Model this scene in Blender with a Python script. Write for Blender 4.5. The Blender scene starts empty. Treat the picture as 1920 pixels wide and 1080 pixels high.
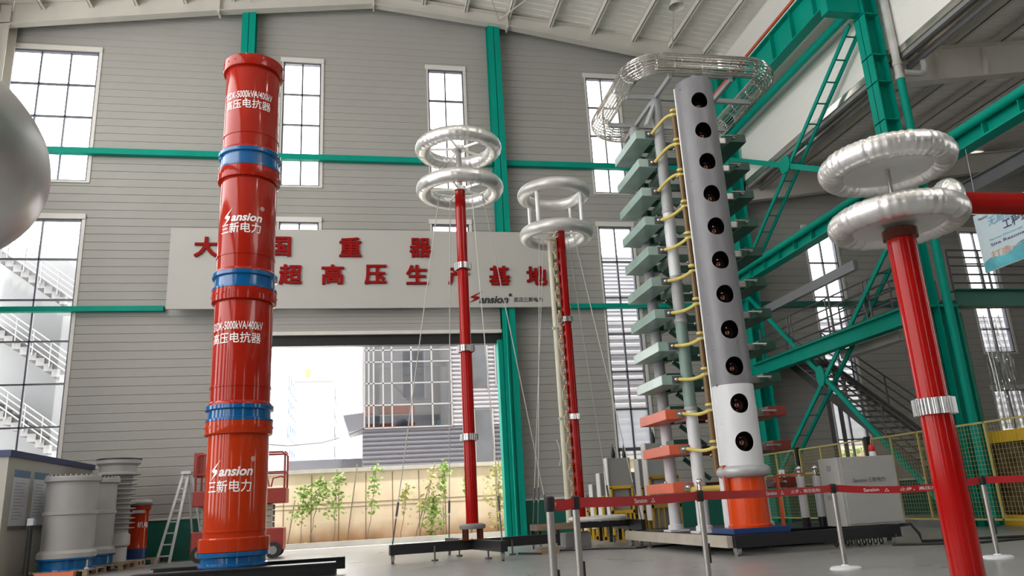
import bpy, bmesh, math, random
from mathutils import Vector, Matrix
random.seed(7)
PI = math.pi
SC = bpy.context.scene
COL = SC.collection
# ------------------------------------------------------------------ camera
cam_data = bpy.data.cameras.new('camera')
cam_data.sensor_width = 36.0
cam_data.lens = 1452.1 / 1920.0 * 36.0
cam_data.clip_end = 500
cam = bpy.data.objects.new('camera', cam_data); COL.objects.link(cam)
def _cam_matrix(pitch, roll, yaw, loc):
    f = Vector((math.sin(yaw)*math.cos(pitch), math.cos(yaw)*math.cos(pitch), math.sin(pitch)))
    r0 = Vector((math.cos(yaw), -math.sin(yaw), 0)); u0 = r0.cross(f)
    c, s = math.cos(roll), math.sin(roll)
    r = c*r0 + s*u0; u = -s*r0 + c*u0
    m = Matrix((( r.x, u.x, -f.x, loc[0]), (r.y, u.y, -f.y, loc[1]), (r.z, u.z, -f.z, loc[2]), (0, 0, 0, 1)))
    return m
cam.matrix_world = _cam_matrix(0.274129, -0.055015, 0.195981, (0, 0, 1.0))
SC.camera = cam
# ------------------------------------------------------------------ light, exposure
SC.view_settings.view_transform = 'Standard'
SC.view_settings.look = 'None'
SC.view_settings.exposure = 0.0
SC.view_settings.gamma = 1.0
SC.view_settings.use_curve_mapping = False
world = bpy.data.worlds.new('overcast_sky'); SC.world = world
world.use_nodes = True
_bg = world.node_tree.nodes['Background']
_bg.inputs[0].default_value = (1.0, 0.985, 0.965, 1)
_bg.inputs[1].default_value = 6.4
SC.cycles.max_bounces = 8
SC.cycles.diffuse_bounces = 5
SC.cycles.transparent_max_bounces = 16
SC.cycles.sample_clamp_indirect = 6.0
sun_data = bpy.data.lights.new('noon_sun', 'SUN'); sun_data.energy = 14.0; sun_data.angle = math.radians(6); sun_data.color = (1.0, 0.95, 0.87)
sun = bpy.data.objects.new('noon_sun', sun_data); COL.objects.link(sun); sun.location = (0, 40, 40)
sun.rotation_euler = (math.radians(13), math.radians(4), 0)      # almost overhead, leaning over the hall roof
def portal(x, y, z, w, h, rx, rz, name='daylight_portal'):
    l = bpy.data.lights.new(name, 'AREA'); l.shape = 'RECTANGLE'; l.size = w; l.size_y = h
    l.cycles.is_portal = True
    o = bpy.data.objects.new(name, l); COL.objects.link(o); o.location = (x, y, z); o.rotation_euler = (rx, 0, rz)
# fill light from added, unseen high bay lamps (bodies are built further down)
HIGH_BAYS = [(x, y) for x in (-6.5, 0.5, 7.0) for y in (4.0, 11.0)] + [(9.6, 19.5)]
FILL_POWER = 60.0
for (x, y) in HIGH_BAYS[:-1]:
    l = bpy.data.lights.new('bay_fill_light', 'AREA'); l.shape = 'DISK'; l.size = 0.5; l.energy = FILL_POWER
    l.color = (1.0, 0.96, 0.9)
    o = bpy.data.objects.new('bay_fill_light', l); COL.objects.link(o); o.location = (x, y, 16.15)
# ------------------------------------------------------------------ materials
MATS = {}
def mat(name, col, rough=0.5, metal=0.0, var=0.06, scale=6.0, bump=0.0, coat=0.0, stretch=(1, 1, 1), spec=0.5, bscale=None):
    m = bpy.data.materials.new(name); m.use_nodes = True
    nt = m.node_tree; b = nt.nodes['Principled BSDF']
    b.inputs['Roughness'].default_value = rough
    b.inputs['Metallic'].default_value = metal
    b.inputs['Coat Weight'].default_value = coat
    b.inputs['Coat Roughness'].default_value = 0.06
    b.inputs['Specular IOR Level'].default_value = spec
    tc = nt.nodes.new('ShaderNodeTexCoord'); mp = nt.nodes.new('ShaderNodeMapping')
    mp.inputs['Scale'].default_value = stretch
    nt.links.new(tc.outputs['Object'], mp.inputs['Vector'])
    nz = nt.nodes.new('ShaderNodeTexNoise'); nz.inputs['Scale'].default_value = scale; nz.inputs['Detail'].default_value = 4
    nt.links.new(mp.outputs['Vector'], nz.inputs['Vector'])
    mr = nt.nodes.new('ShaderNodeMapRange')
    mr.inputs['From Min'].default_value = 0.25; mr.inputs['From Max'].default_value = 0.75
    mr.inputs['To Min'].default_value = 1 - var; mr.inputs['To Max'].default_value = 1 + var
    nt.links.new(nz.outputs['Fac'], mr.inputs['Value'])
    mx = nt.nodes.new('ShaderNodeVectorMath'); mx.operation = 'SCALE'
    mx.inputs[0].default_value = col
    nt.links.new(mr.outputs['Result'], mx.inputs['Scale'])
    nt.links.new(mx.outputs['Vector'], b.inputs['Base Color'])
    if bump:
        bp = nt.nodes.new('ShaderNodeBump'); bp.inputs['Strength'].default_value = bump; bp.inputs['Distance'].default_value = 0.02
        src = nz
        if bscale:
            src = nt.nodes.new('ShaderNodeTexNoise'); src.inputs['Scale'].default_value = bscale; src.inputs['Detail'].default_value = 3
            nt.links.new(mp.outputs['Vector'], src.inputs['Vector'])
        nt.links.new(src.outputs['Fac'], bp.inputs['Height']); nt.links.new(bp.outputs['Normal'], b.inputs['Normal'])
    MATS[name] = m
    return m
def glass_mat(name, tint=(1, 1, 1), gloss=0.08, haze=0.0, hazecol=(1, 1, 1)):
    m = bpy.data.materials.new(name); m.use_nodes = True
    nt = m.node_tree; nt.nodes.remove(nt.nodes['Principled BSDF']); out = nt.nodes['Material Output']
    t = nt.nodes.new('ShaderNodeBsdfTransparent'); t.inputs[0].default_value = (*tint, 1)
    g = nt.nodes.new('ShaderNodeBsdfGlossy'); g.inputs['Roughness'].default_value = 0.03
    fr = nt.nodes.new('ShaderNodeLayerWeight'); fr.inputs[0].default_value = 0.25
    mu = nt.nodes.new('ShaderNodeMath'); mu.operation = 'MULTIPLY_ADD'; mu.inputs[1].default_value = 0.5; mu.inputs[2].default_value = gloss
    nt.links.new(fr.outputs['Fresnel'], mu.inputs[0])
    mix = nt.nodes.new('ShaderNodeMixShader')
    nt.links.new(mu.outputs[0], mix.inputs[0]); nt.links.new(t.outputs[0], mix.inputs[1]); nt.links.new(g.outputs[0], mix.inputs[2])
    last = mix
    if haze:
        d = nt.nodes.new('ShaderNodeBsdfDiffuse'); d.inputs[0].default_value = (*hazecol, 1)
        tr = nt.nodes.new('ShaderNodeBsdfTranslucent'); tr.inputs[0].default_value = (*hazecol, 1)
        ad = nt.nodes.new('ShaderNodeMixShader'); ad.inputs[0].default_value = 0.5
        nt.links.new(d.outputs[0], ad.inputs[1]); nt.links.new(tr.outputs[0], ad.inputs[2])
        m2 = nt.nodes.new('ShaderNodeMixShader'); m2.inputs[0].default_value = haze
        nt.links.new(mix.outputs[0], m2.inputs[1]); nt.links.new(ad.outputs[0], m2.inputs[2]); last = m2
    nt.links.new(last.outputs[0], out.inputs['Surface'])
    MATS[name] = m
    return m
mat('siding', (0.37, 0.362, 0.338), 0.55, 0, 0.03, 0.6)
mat('siding_roof', (0.80, 0.77, 0.715), 0.5, 0, 0.08, 0.5)
mat('siding_white', (0.86, 0.85, 0.81), 0.5, 0, 0.03, 0.5)
mat('cream_steel', (0.60, 0.575, 0.525), 0.5, 0, 0.05, 1.5)
mat('purlin_steel', (0.68, 0.655, 0.60), 0.5, 0, 0.05, 2)
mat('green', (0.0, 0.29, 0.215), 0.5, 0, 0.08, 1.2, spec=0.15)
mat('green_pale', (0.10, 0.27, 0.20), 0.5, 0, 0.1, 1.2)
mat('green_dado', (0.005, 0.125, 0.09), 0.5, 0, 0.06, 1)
mat('red_gloss', (0.31, 0.013, 0.005), 0.1, 0, 0.05, 1.5, spec=0.28)
mat('orange_gloss', (0.66, 0.06, 0.005), 0.2, 0, 0.04, 1.5)
mat('drum_orange', (0.40, 0.030, 0.005), 0.1, 0, 0.05, 1.5, spec=0.3)
mat('red_post', (0.37, 0.005, 0.004), 0.13, 0, 0.06, 2, spec=0.3, stretch=(1, 1, 0.1))
mat('blue_gloss', (0.002, 0.09, 0.26), 0.12, 0, 0.05, 2)
mat('blue_paint', (0.012, 0.045, 0.16), 0.35, 0, 0.05, 2)
mat('aluminium', (0.80, 0.79, 0.78), 0.34, 0.88, 0.05, 4)
mat('aluminium_smooth', (0.84, 0.83, 0.82), 0.42, 0.75, 0.03, 5)
mat('aluminium_shaded', (0.50, 0.495, 0.49), 0.34, 0.9, 0.06, 3)  # dark reflections on the left toroid are put into this metal's colour
mat('stainless', (0.70, 0.68, 0.65), 0.16, 1.0, 0.05, 12)
mat('chrome', (0.75, 0.75, 0.74), 0.15, 1.0, 0.1, 20)
mat('steel_brushed', (0.42, 0.40, 0.38), 0.35, 1.0, 0.06, 10)
mat('black_steel', (0.012, 0.012, 0.014), 0.4, 0, 0.2, 4)
mat('black_rubber', (0.02, 0.02, 0.02), 0.7, 0, 0.2, 8)
mat('white_letter', (0.80, 0.79, 0.77), 0.5, 0, 0.02, 4)
mat('sign_white', (0.47, 0.462, 0.435), 0.5, 0, 0.02, 0.7)
mat('sign_red', (0.27, 0.004, 0.004), 0.6, 0, 0.04, 3, spec=0.15)
mat('sign_dark', (0.02, 0.02, 0.025), 0.5, 0, 0.02, 3)
mat('column_grey', (0.185, 0.185, 0.20), 0.38, 0, 0.05, 3)
mat('column_white', (0.66, 0.67, 0.70), 0.4, 0, 0.03, 3)
mat('insulator_grey', (0.36, 0.37, 0.38), 0.5, 0, 0.12, 2)
mat('insulator_green', (0.20, 0.29, 0.26), 0.5, 0, 0.08, 2)
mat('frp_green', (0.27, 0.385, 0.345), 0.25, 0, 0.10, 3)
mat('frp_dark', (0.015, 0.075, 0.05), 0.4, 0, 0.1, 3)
mat('frp_red', (0.62, 0.11, 0.05), 0.4, 0, 0.08, 3)
mat('brown_tube', (0.15, 0.085, 0.025), 0.35, 0, 0.12, 3)
mat('yellow_hose', (0.62, 0.50, 0.13), 0.35, 0, 0.08, 5)
mat('copper_brown', (0.14, 0.045, 0.026), 0.07, 0.5, 0.1, 3)
mat('sphere_metal', (0.24, 0.13, 0.105), 0.09, 0.9, 0.05, 3)
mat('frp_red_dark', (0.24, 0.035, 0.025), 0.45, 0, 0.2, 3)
mat('stair_concrete', (0.15, 0.145, 0.15), 0.8, 0, 0.1, 1)
mat('ring_grey', (0.43, 0.43, 0.44), 0.35, 0.2, 0.04, 3)
mat('grey_drum', (0.33, 0.325, 0.32), 0.45, 0, 0.06, 1.6)
mat('dark_grey', (0.10, 0.10, 0.105), 0.5, 0, 0.1, 3)
mat('mid_grey', (0.24, 0.24, 0.24), 0.5, 0, 0.1, 3)
mat('cabinet_grey', (0.36, 0.36, 0.35), 0.45, 0, 0.03, 2)
mat('cabinet_beige', (0.36, 0.35, 0.31), 0.5, 0, 0.06, 1)
mat('navy', (0.02, 0.03, 0.11), 0.45, 0, 0.05, 1)
mat('yellow_paint', (0.70, 0.42, 0.02), 0.42, 0, 0.08, 3)
mat('fence_yellow', (0.50, 0.41, 0.14), 0.5, 0, 0.08, 3)
mat('ochre_paint', (0.36, 0.21, 0.02), 0.5, 0, 0.1, 3)
mat('tank_grey', (0.30, 0.30, 0.29), 0.5, 0, 0.05, 1)
mat('tank_white', (0.62, 0.62, 0.61), 0.4, 0, 0.05, 1)
mat('wood', (0.26, 0.19, 0.125), 0.7, 0, 0.25, 3, stretch=(1, 1, 8))
mat('channel_cream', (0.42, 0.38, 0.32), 0.6, 0, 0.15, 3)
mat('cream_tube', (0.66, 0.64, 0.50), 0.4, 0, 0.05, 3)
mat('resistor_tan', (0.42, 0.27, 0.17), 0.45, 0, 0.15, 9)
mat('copper', (0.62, 0.27, 0.14), 0.3, 0.6, 0.1, 6)
mat('rope', (0.55, 0.54, 0.50), 0.7, 0, 0.08, 20)
mat('lift_red', (0.30, 0.03, 0.022), 0.45, 0, 0.12, 4)
mat('lift_grey', (0.30, 0.28, 0.24), 0.5, 0, 0.1, 4)
mat('tape_red', (0.42, 0.008, 0.012), 0.5, 0, 0.05, 5)
mat('plastic_white', (0.60, 0.59, 0.56), 0.6, 0, 0.12, 4, bump=0.4)
mat('wrap_brown', (0.11, 0.08, 0.05), 0.6, 0, 0.6, 3, bump=0.5, spec=0.2)
mat('banner_blue', (0.55, 0.66, 0.72), 0.5, 0, 0.02, 3)
mat('banner_wave', (0.10, 0.42, 0.50), 0.5, 0, 0.35, 3)
mat('letter_cyan', (0.16, 0.42, 0.60), 0.5, 0, 0.02, 3)
mat('letter_navy', (0.05, 0.06, 0.16), 0.5, 0, 0.02, 3)
mat('letter_orange', (0.62, 0.36, 0.20), 0.5, 0, 0.02, 3)
mat('window_frame', (0.12, 0.12, 0.15), 0.4, 0.3, 0.05, 3)
mat('window_trim', (0.70, 0.68, 0.64), 0.5, 0, 0.03, 3)
mat('duct_white', (0.60, 0.58, 0.56), 0.5, 0, 0.05, 1)
mat('rail_grey', (0.09, 0.088, 0.086), 0.45, 0.2, 0.08, 3)
mat('grey_beam', (0.22, 0.23, 0.24), 0.5, 0, 0.06, 2)
mat('flashing', (0.75, 0.72, 0.66), 0.22, 0.9, 0.3, 2, bump=0.3, stretch=(3, 0.3, 3))
mat('mullion_grey', (0.20, 0.20, 0.21), 0.5, 0, 0.05, 2)
mat('interior_grey', (0.20, 0.195, 0.20), 0.7, 0, 0.35, 0.4)
mat('wall_beige', (0.82, 0.67, 0.50), 0.8, 0, 0.12, 1.2)
mat('concrete', (0.50, 0.48, 0.44), 0.8, 0, 0.12, 2)
mat('asphalt', (0.72, 0.71, 0.69), 0.8, 0, 0.08, 1)
mat('soil', (0.22, 0.12, 0.05), 0.9, 0, 0.4, 4)
mat('leaf', (0.27, 0.42, 0.09), 0.6, 0, 0.3, 5)
mat('leaf_dry', (0.45, 0.46, 0.15), 0.6, 0, 0.3, 5)
mat('twig', (0.24, 0.18, 0.10), 0.7, 0, 0.2, 5)
mat('far_clad', (0.075, 0.077, 0.095), 0.55, 0, 0.05, 1)
mat('far_clad_pale', (0.22, 0.215, 0.24), 0.55, 0, 0.05, 1)
mat('far_white', (0.20, 0.20, 0.205), 0.7, 0, 0.05, 0.3)
mat('far_glass', (0.07, 0.075, 0.085), 0.12, 0, 0.3, 0.7)
mat('far_blue', (0.05, 0.10, 0.19), 0.3, 0, 0.1, 1)
mat('far_orange', (0.66, 0.16, 0.07), 0.5, 0, 0.1, 1)
mat('stair_white', (0.20, 0.20, 0.21), 0.6, 0, 0.05, 1)
mat('paper', (0.50, 0.52, 0.56), 0.6, 0, 0.06, 3)
mat('paper_blue', (0.10, 0.17, 0.26), 0.6, 0, 0.2, 3)
mat('silver_ladder', (0.55, 0.55, 0.55), 0.4, 0.5, 0.1, 5)
mat('cable_black', (0.012, 0.012, 0.012), 0.5, 0, 0.1, 5)
mat('beacon_red', (0.5, 0.02, 0.02), 0.2, 0, 0.02, 5)
mat('pipe_red', (0.55, 0.09, 0.04), 0.4, 0, 0.1, 5)
mat('white_pipe', (0.52, 0.52, 0.50), 0.4, 0, 0.15, 3)
glass_mat('pane', (0.96, 0.98, 0.98), 0.02)
glass_mat('frosted', (0.9, 0.93, 0.96), 0.03, 0.55, (0.75, 0.78, 0.82))
glass_mat('film', (0.86, 0.86, 0.85), 0.2, 0.12, (0.6, 0.6, 0.6))
glass_mat('mesh_glass', (0.55, 0.57, 0.6), 0.12)
# floor : grey epoxy, slightly glossy, scuffed
def floor_mat():
    m = mat('floor_epoxy', (0.265, 0.265, 0.262), 0.3, 0, 0.04, 0.35)
    nt = m.node_tree; b = nt.nodes['Principled BSDF']
    n2 = nt.nodes.new('ShaderNodeTexNoise'); n2.inputs['Scale'].default_value = 1.3; n2.inputs['Detail'].default_value = 6
    tc = nt.nodes.new('ShaderNodeTexCoord'); nt.links.new(tc.outputs['Object'], n2.inputs['Vector'])
    r = nt.nodes.new('ShaderNodeMapRange'); r.inputs['From Min'].default_value = 0.3; r.inputs['From Max'].default_value = 0.7
    r.inputs['To Min'].default_value = 0.27; r.inputs['To Max'].default_value = 0.36
    nt.links.new(n2.outputs['Fac'], r.inputs['Value']); nt.links.new(r.outputs['Result'], b.inputs['Roughness'])
floor_mat()
# ------------------------------------------------------------------ mesh building
class MB:
    def __init__(s): s.v = []; s.f = []; s.mi = []; s.cur = 0
    def add(s, vs, fs):
        o = len(s.v); s.v += [tuple(p) for p in vs]
        for f in fs: s.f.append(tuple(o + i for i in f)); s.mi.append(s.cur)
        return s
    def box(s, x0, x1, y0, y1, z0, z1):
        return s.add([(x0,y0,z0),(x1,y0,z0),(x1,y1,z0),(x0,y1,z0),(x0,y0,z1),(x1,y0,z1),(x1,y1,z1),(x0,y1,z1)],
            [(0,3,2,1),(4,5,6,7),(0,1,5,4),(1,2,6,5),(2,3,7,6),(3,0,4,7)])
    def prism(s, poly, p, q, up=(0,0,1)):
        """cross-section poly [(a,b)..] (a sideways, b along up) swept from p to q"""
        p = Vector(p); q = Vector(q); d = (q - p).normalized(); u = Vector(up)
        a = d.cross(u)
        if a.length < 1e-6: a = d.cross(Vector((0, 1, 0)))
        a.normalize(); u = a.cross(d).normalized()
        n = len(poly)
        vs = [p + a*x + u*y for x, y in poly] + [q + a*x + u*y for x, y in poly]
        fs = [(i, (i+1) % n, n + (i+1) % n, n + i) for i in range(n)]
        fs += [tuple(range(n-1, -1, -1)), tuple(range(n, 2*n))]
        return s.add(vs, fs)
    def bar(s, p, q, w, h, up=(0,0,1)):
        return s.prism([(-w/2,-h/2),(w/2,-h/2),(w/2,h/2),(-w/2,h/2)], p, q, up)
    def ibeam(s, p, q, h, w, tw=0.02, tf=0.03, up=(0,0,1)):
        a, b = w/2, h/2
        return s.prism([(-a,-b),(a,-b),(a,-b+tf),(tw/2,-b+tf),(tw/2,b-tf),(a,b-tf),(a,b),(-a,b),(-a,b-tf),(-tw/2,b-tf),(-tw/2,-b+tf),(-a,-b+tf)], p, q, up)
    def angle(s, p, q, w, t=0.012, up=(0,0,1), flip=1):
        return s.prism([(0,0),(w*flip,0),(w*flip,t),(t*flip,t),(t*flip,w),(0,w)], p, q, up)
    def cyl(s, p, q, r, n=12, r2=None, cap=True):
        p = Vector(p); q = Vector(q); d = (q-p).normalized(); r2 = r if r2 is None else r2
        a = d.cross(Vector((0,0,1)))
        if a.length < 1e-5: a = Vector((1,0,0))
        a.normalize(); b = d.cross(a)
        vs = []; 
        for (c, rr) in ((p, r), (q, r2)):
            for i in range(n):
                t = 2*PI*i/n; vs.append(c + a*(rr*math.cos(t)) + b*(rr*math.sin(t)))
        fs = [(i, (i+1) % n, n+(i+1) % n, n+i) for i in range(n)]
        if cap: fs += [tuple(range(n-1,-1,-1)), tuple(range(n, 2*n))]
        return s.add(vs, fs)
    def tube(s, pts, r, n=8, closed=False):
        pts = [Vector(p) for p in pts]; m = len(pts); vs = []
        prev = None
        for i, p in enumerate(pts):
            if closed: d = pts[(i+1) % m] - pts[i-1]
            else: d = pts[min(i+1, m-1)] - pts[max(i-1, 0)]
            d.normalize()
            if prev is None:
                a = d.cross(Vector((0,0,1)))
                if a.length < 1e-4: a = d.cross(Vector((1,0,0)))
            else:
                a = prev - d*prev.dot(d)
            a.normalize(); prev = a; b = d.cross(a)
            for k in range(n):
                t = 2*PI*k/n; vs.append(p + a*(r*math.cos(t)) + b*(r*math.sin(t)))
        fs = []
        for i in range(m if closed else m-1):
            j = (i+1) % m
            for k in range(n): fs.append((i*n+k, i*n+(k+1) % n, j*n+(k+1) % n, j*n+k))
        if not closed: fs += [tuple(range(n-1,-1,-1)), tuple((m-1)*n+k for k in range(n))]
        return s.add(vs, fs)
    def lathe(s, prof, c, n=48, cap=True):
        """prof [(r,z)..] about the vertical axis at c=(x,y)"""
        vs = []; m = len(prof)
        for r, z in prof:
            for i in range(n):
                t = 2*PI*i/n; vs.append((c[0]+r*math.cos(t), c[1]+r*math.sin(t), z))
        fs = [(j*n+i, j*n+(i+1) % n, (j+1)*n+(i+1) % n, (j+1)*n+i) for j in range(m-1) for i in range(n)]
        if cap: fs += [tuple(range(n-1,-1,-1)), tuple((m-1)*n+i for i in range(n))]
        return s.add(vs, fs)
    def torus(s, c, R, r, n=96, k=24, wrinkle=0.0, seed=1, zs=1.0, axis='Z'):
        rnd = random.Random(seed); ph = [(rnd.randint(5, 14) if q < 2 else rnd.randint(20, 52), rnd.uniform(0, 6.28), rnd.uniform(.3, 1)) for q in range(9)]
        vs = []
        for i in range(n):
            t = 2*PI*i/n
            w = 1 + wrinkle*sum(a*math.sin(f*t+p) for f, p, a in ph)/3
            w2 = wrinkle*sum(a*math.cos(f*t*1.0+2*p) for f, p, a in ph)/3
            for j in range(k):
                u = 2*PI*j/k
                rr = r*(w + 0.3*w2*math.sin(u))
                a, b, z = (R+rr*math.cos(u))*math.cos(t), (R+rr*math.cos(u))*math.sin(t), rr*zs*math.sin(u)
                vs.append((c[0]+a, c[1]+b, c[2]+z) if axis == 'Z' else (c[0]+z, c[1]+a, c[2]+b))
        fs = [(i*k+j, ((i+1) % n)*k+j, ((i+1) % n)*k+(j+1) % k, i*k+(j+1) % k) for i in range(n) for j in range(k)]
        return s.add(vs, fs)
    def sphere(s, c, r, n=20, m=12):
        vs = [(c[0], c[1], c[2]+r)]
        for j in range(1, m):
            u = PI*j/m
            for i in range(n):
                t = 2*PI*i/n; vs.append((c[0]+r*math.sin(u)*math.cos(t), c[1]+r*math.sin(u)*math.sin(t), c[2]+r*math.cos(u)))
        vs.append((c[0], c[1], c[2]-r)); L = len(vs)-1
        fs = [(0, 1+i, 1+(i+1) % n) for i in range(n)]
        for j in range(m-2):
            for i in range(n): fs.append((1+j*n+i, 1+(j+1)*n+i, 1+(j+1)*n+(i+1) % n, 1+j*n+(i+1) % n))
        fs += [(L, 1+(m-2)*n+(i+1) % n, 1+(m-2)*n+i) for i in range(n)]
        return s.add(vs, fs)
    def build(s, name, m, parent=None, smooth=True, ang=0.6, origin=None, bevel=0):
        me = bpy.data.meshes.new(name)
        if parent is not None: o0 = ROOT0[parent]
        elif origin is not None: o0 = Vector(origin)
        else:
            xs = [p[0] for p in s.v]; ys = [p[1] for p in s.v]; zs = [p[2] for p in s.v]
            o0 = Vector(((min(xs)+max(xs))/2, (min(ys)+max(ys))/2, min(zs)))
        me.from_pydata([(p[0]-o0.x, p[1]-o0.y, p[2]-o0.z) for p in s.v], [], s.f)
        ms = m if isinstance(m, (list, tuple)) else [m]
        for q in ms: me.materials.append(MATS[q])
        if len(ms) > 1: me.polygons.foreach_set('material_index', s.mi)
        bm = bmesh.new(); bm.from_mesh(me)
        bmesh.ops.recalc_face_normals(bm, faces=bm.faces)
        if smooth:
            for f in bm.faces: f.smooth = True
            for e in bm.edges:
                if len(e.link_faces) == 2 and e.calc_face_angle(0) > ang: e.smooth = False
        bm.to_mesh(me); bm.free()
        o = bpy.data.objects.new(name, me); COL.objects.link(o)
        if bevel:
            md = o.modifiers.new('bevel', 'BEVEL'); md.width = bevel; md.segments = 2; md.limit_method = 'ANGLE'
        if parent is not None: o.parent = parent; ROOT0[o] = o0
        else: o.location = o0; ROOT0[o] = o0
        return o
ROOT0 = {}
def tag(o, label=None, cat=None, group=None, kind=None):
    if label: o['label'] = label
    if cat: o['category'] = cat
    if group: o['group'] = group
    if kind: o['kind'] = kind
    return o
def thing(name, label, cat, loc, group=None):
    o = bpy.data.objects.new(name, None); COL.objects.link(o); o.location = loc
    o.empty_display_size = 0.2
    ROOT0[o] = Vector(loc)
    return tag(o, label, cat, group)
def struct(o): o['kind'] = 'structure'; return o
def copy_tree(o, parent=None):
    c = o.copy(); COL.objects.link(c)
    if parent is not None: c.parent = parent
    for ch in list(o.children): copy_tree(ch, c)
    return c
# ------------------------------------------------------------------ lettering
def text2d(s, bold=0.0, shear=0.0, extrude=0.0):
    cu = bpy.data.curves.new('lettering', 'FONT'); cu.body = s; cu.size = 1.0
    cu.offset = bold; cu.shear = shear; cu.extrude = extrude; cu.resolution_u = 3
    ob = bpy.data.objects.new('lettering', cu)
    me = ob.to_mesh()
    vs = [tuple(v.co) for v in me.vertices]; fs = [tuple(p.vertices) for p in me.polygons]
    ob.to_mesh_clear(); bpy.data.objects.remove(ob); bpy.data.curves.remove(cu)
    return vs, fs
def fit(vs, w=None, h=None, center=True):
    xs = [v[0] for v in vs]; ys = [v[1] for v in vs]
    x0, x1, y0, y1 = min(xs), max(xs), min(ys), max(ys)
    sx = w/(x1-x0) if w else None; sy = h/(y1-y0) if h else None
    if sx is None: sx = sy
    if sy is None: sy = sx
    cx = (x0+x1)/2 if center else x0; cy = (y0+y1)/2
    return [((x-cx)*sx, (y-cy)*sy, z) for x, y, z in vs]
def put_text(mb, s, c, ux, uy, w=None, h=None, bold=0.0, shear=0.0, extrude=0.0, center=True):
    vs, fs = text2d(s, bold, shear, extrude)
    vs = fit(vs, w, h, center); c = Vector(c); ux = Vector(ux).normalized(); uy = Vector(uy).normalized(); n = ux.cross(uy)
    mb.add([c + ux*x + uy*y + n*z for x, y, z in vs], fs)
def bolt_logo():
    """the slanted lightning-bolt S, unit height, as 2D polygons"""
    vs = [(1.0,1.0,0),(0.42,0.53,0),(0.16,0.52,0),(0.12,0.46,0),(0.24,0.39,0),(0.44,0.37,0),(0.66,0.53,0),(0.74,0.46,0),(0.62,0.30,0),(0.0,0.0,0)]
    return vs, [(0,2,1),(1,2,3,4,5),(1,5,6),(5,8,7,6),(5,9,8)]
def wrap_text(mb, parts, c, r, ang0, z, cut=0.04):
    """parts: [(verts2d, faces)] already scaled, wrapped on a vertical cylinder at c, centred at angle ang0"""
    for vs, fs in parts:
        bm = bmesh.new(); bv = [bm.verts.new(v) for v in vs]
        for f in fs:
            try: bm.faces.new([bv[i] for i in f])
            except ValueError: pass
        xs = [v[0] for v in vs]; x = min(xs)+cut
        while x < max(xs):
            bmesh.ops.bisect_plane(bm, geom=bm.verts[:]+bm.edges[:]+bm.faces[:], plane_co=(x,0,0), plane_no=(1,0,0)); x += cut
        bm.verts.index_update()
        out = []
        for v in bm.verts:
            t = ang0 + v.co.x/r
            out.append((c[0]+r*math.cos(t), c[1]+r*math.sin(t), z+v.co.y))
        mb.add(out, [tuple(v.index for v in f.verts) for f in bm.faces]); bm.free()
# ================================================================== the hall
YW = 25.0
XL, XR, XA = -12.0, 13.75, 28.0      # left wall, valley line, far aisle wall
RIDGE = 0.34
def roof_z(x): return 19.25 - 0.128*abs(x - RIDGE)      # underside of the roof sheet
def aisle_z(x): return 12.62 + 0.12*(x - XR)
struct(MB().box(XL-0.2, XA, -16, 27.2, -0.3, 0.0).build('floor', 'floor_epoxy'))
# --- corrugated back wall with openings
def siding(mb, x0, x1, z0, z1, y=YW, pitch=0.27, zoff=0.0, zt=None):
    """horizontal ribbed cladding facing -y; zt(x): optional sloping top"""
    prof = [(0.0, 0.0), (0.20, 0.0), (0.212, 0.014), (0.24, 0.014), (0.252, -0.006), (0.262, -0.006), (0.27, 0.0)]
    zs = []
    k = math.floor((z0-zoff)/pitch)
    while zoff + k*pitch < z1:
        for a, d in prof[:-1]:
            z = zoff + k*pitch + a
            if z0 < z < z1: zs.append((z, d))
        k += 1
    zs = [(z0, 0.0)] + zs + [(z1, 0.0)]
    if zt is None:
        vs = []; fs = []
        for z, d in zs: vs += [(x0, y+d, z), (x1, y+d, z)]
        for i in range(len(zs)-1): fs.append((2*i, 2*i+1, 2*i+3, 2*i+2))
        mb.add(vs, fs)
    else:
        za, zb = zt(x0), zt(x1)
        for i in range(len(zs)-1):
            (z, d), (zz, dd) = zs[i], zs[i+1]
            if z >= max(za, zb): break
            def xr(zq):
                # x range where the roof is above zq
                if zq <= min(za, zb): return (x0, x1)
                t = (zq-za)/(zb-za) if zb != za else 0
                xc = x0 + max(0, min(1, t))*(x1-x0)
                return (xc, x1) if zb > za else (x0, xc)
            a0, a1 = xr(z); b0, b1 = xr(min(zz, max(za, zb)))
            if a1-a0 < 1e-4: break
            mb.add([(a0,y+d,z),(a1,y+d,z),(b1,y+dd,zz),(b0,y+dd,zz)], [(0,1,2,3)])
WB = MB()
UP, UP1, LO1, LOZ = 11.75, 16.45, 10.45, 1.45
DOOR = (-3.66, 4.46, 6.3)
wins = []          # x0,x1,z0,z1,columns,rows(list of bar z)
def win_col(x0, x1, low0, low_bars, upbars, cols):
    wins.append((x0, x1, UP, UP1, cols, upbars)); wins.append((x0, x1, low0, LO1, cols, low_bars))
UB = [12.92, 14.05, 15.22]
win_col(-11.43, -8.76, 1.3, [2.6, 3.95, 5.22, 6.52, 7.82, 9.13], UB, [-10.53, -9.63])
wins[-1] = (-11.05, -8.76, 1.3, LO1, [-9.9], wins[-1][5])
win_col(-2.77, -1.49, 7.62, [9.0], UB, [-2.12])
win_col(2.28, 3.56, 7.62, [9.0], UB, [2.9])
win_col(8.22, 9.45, LOZ, [2.62, 3.93, 5.21, 6.52, 7.82, 9.14], UB, [8.82])
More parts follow.
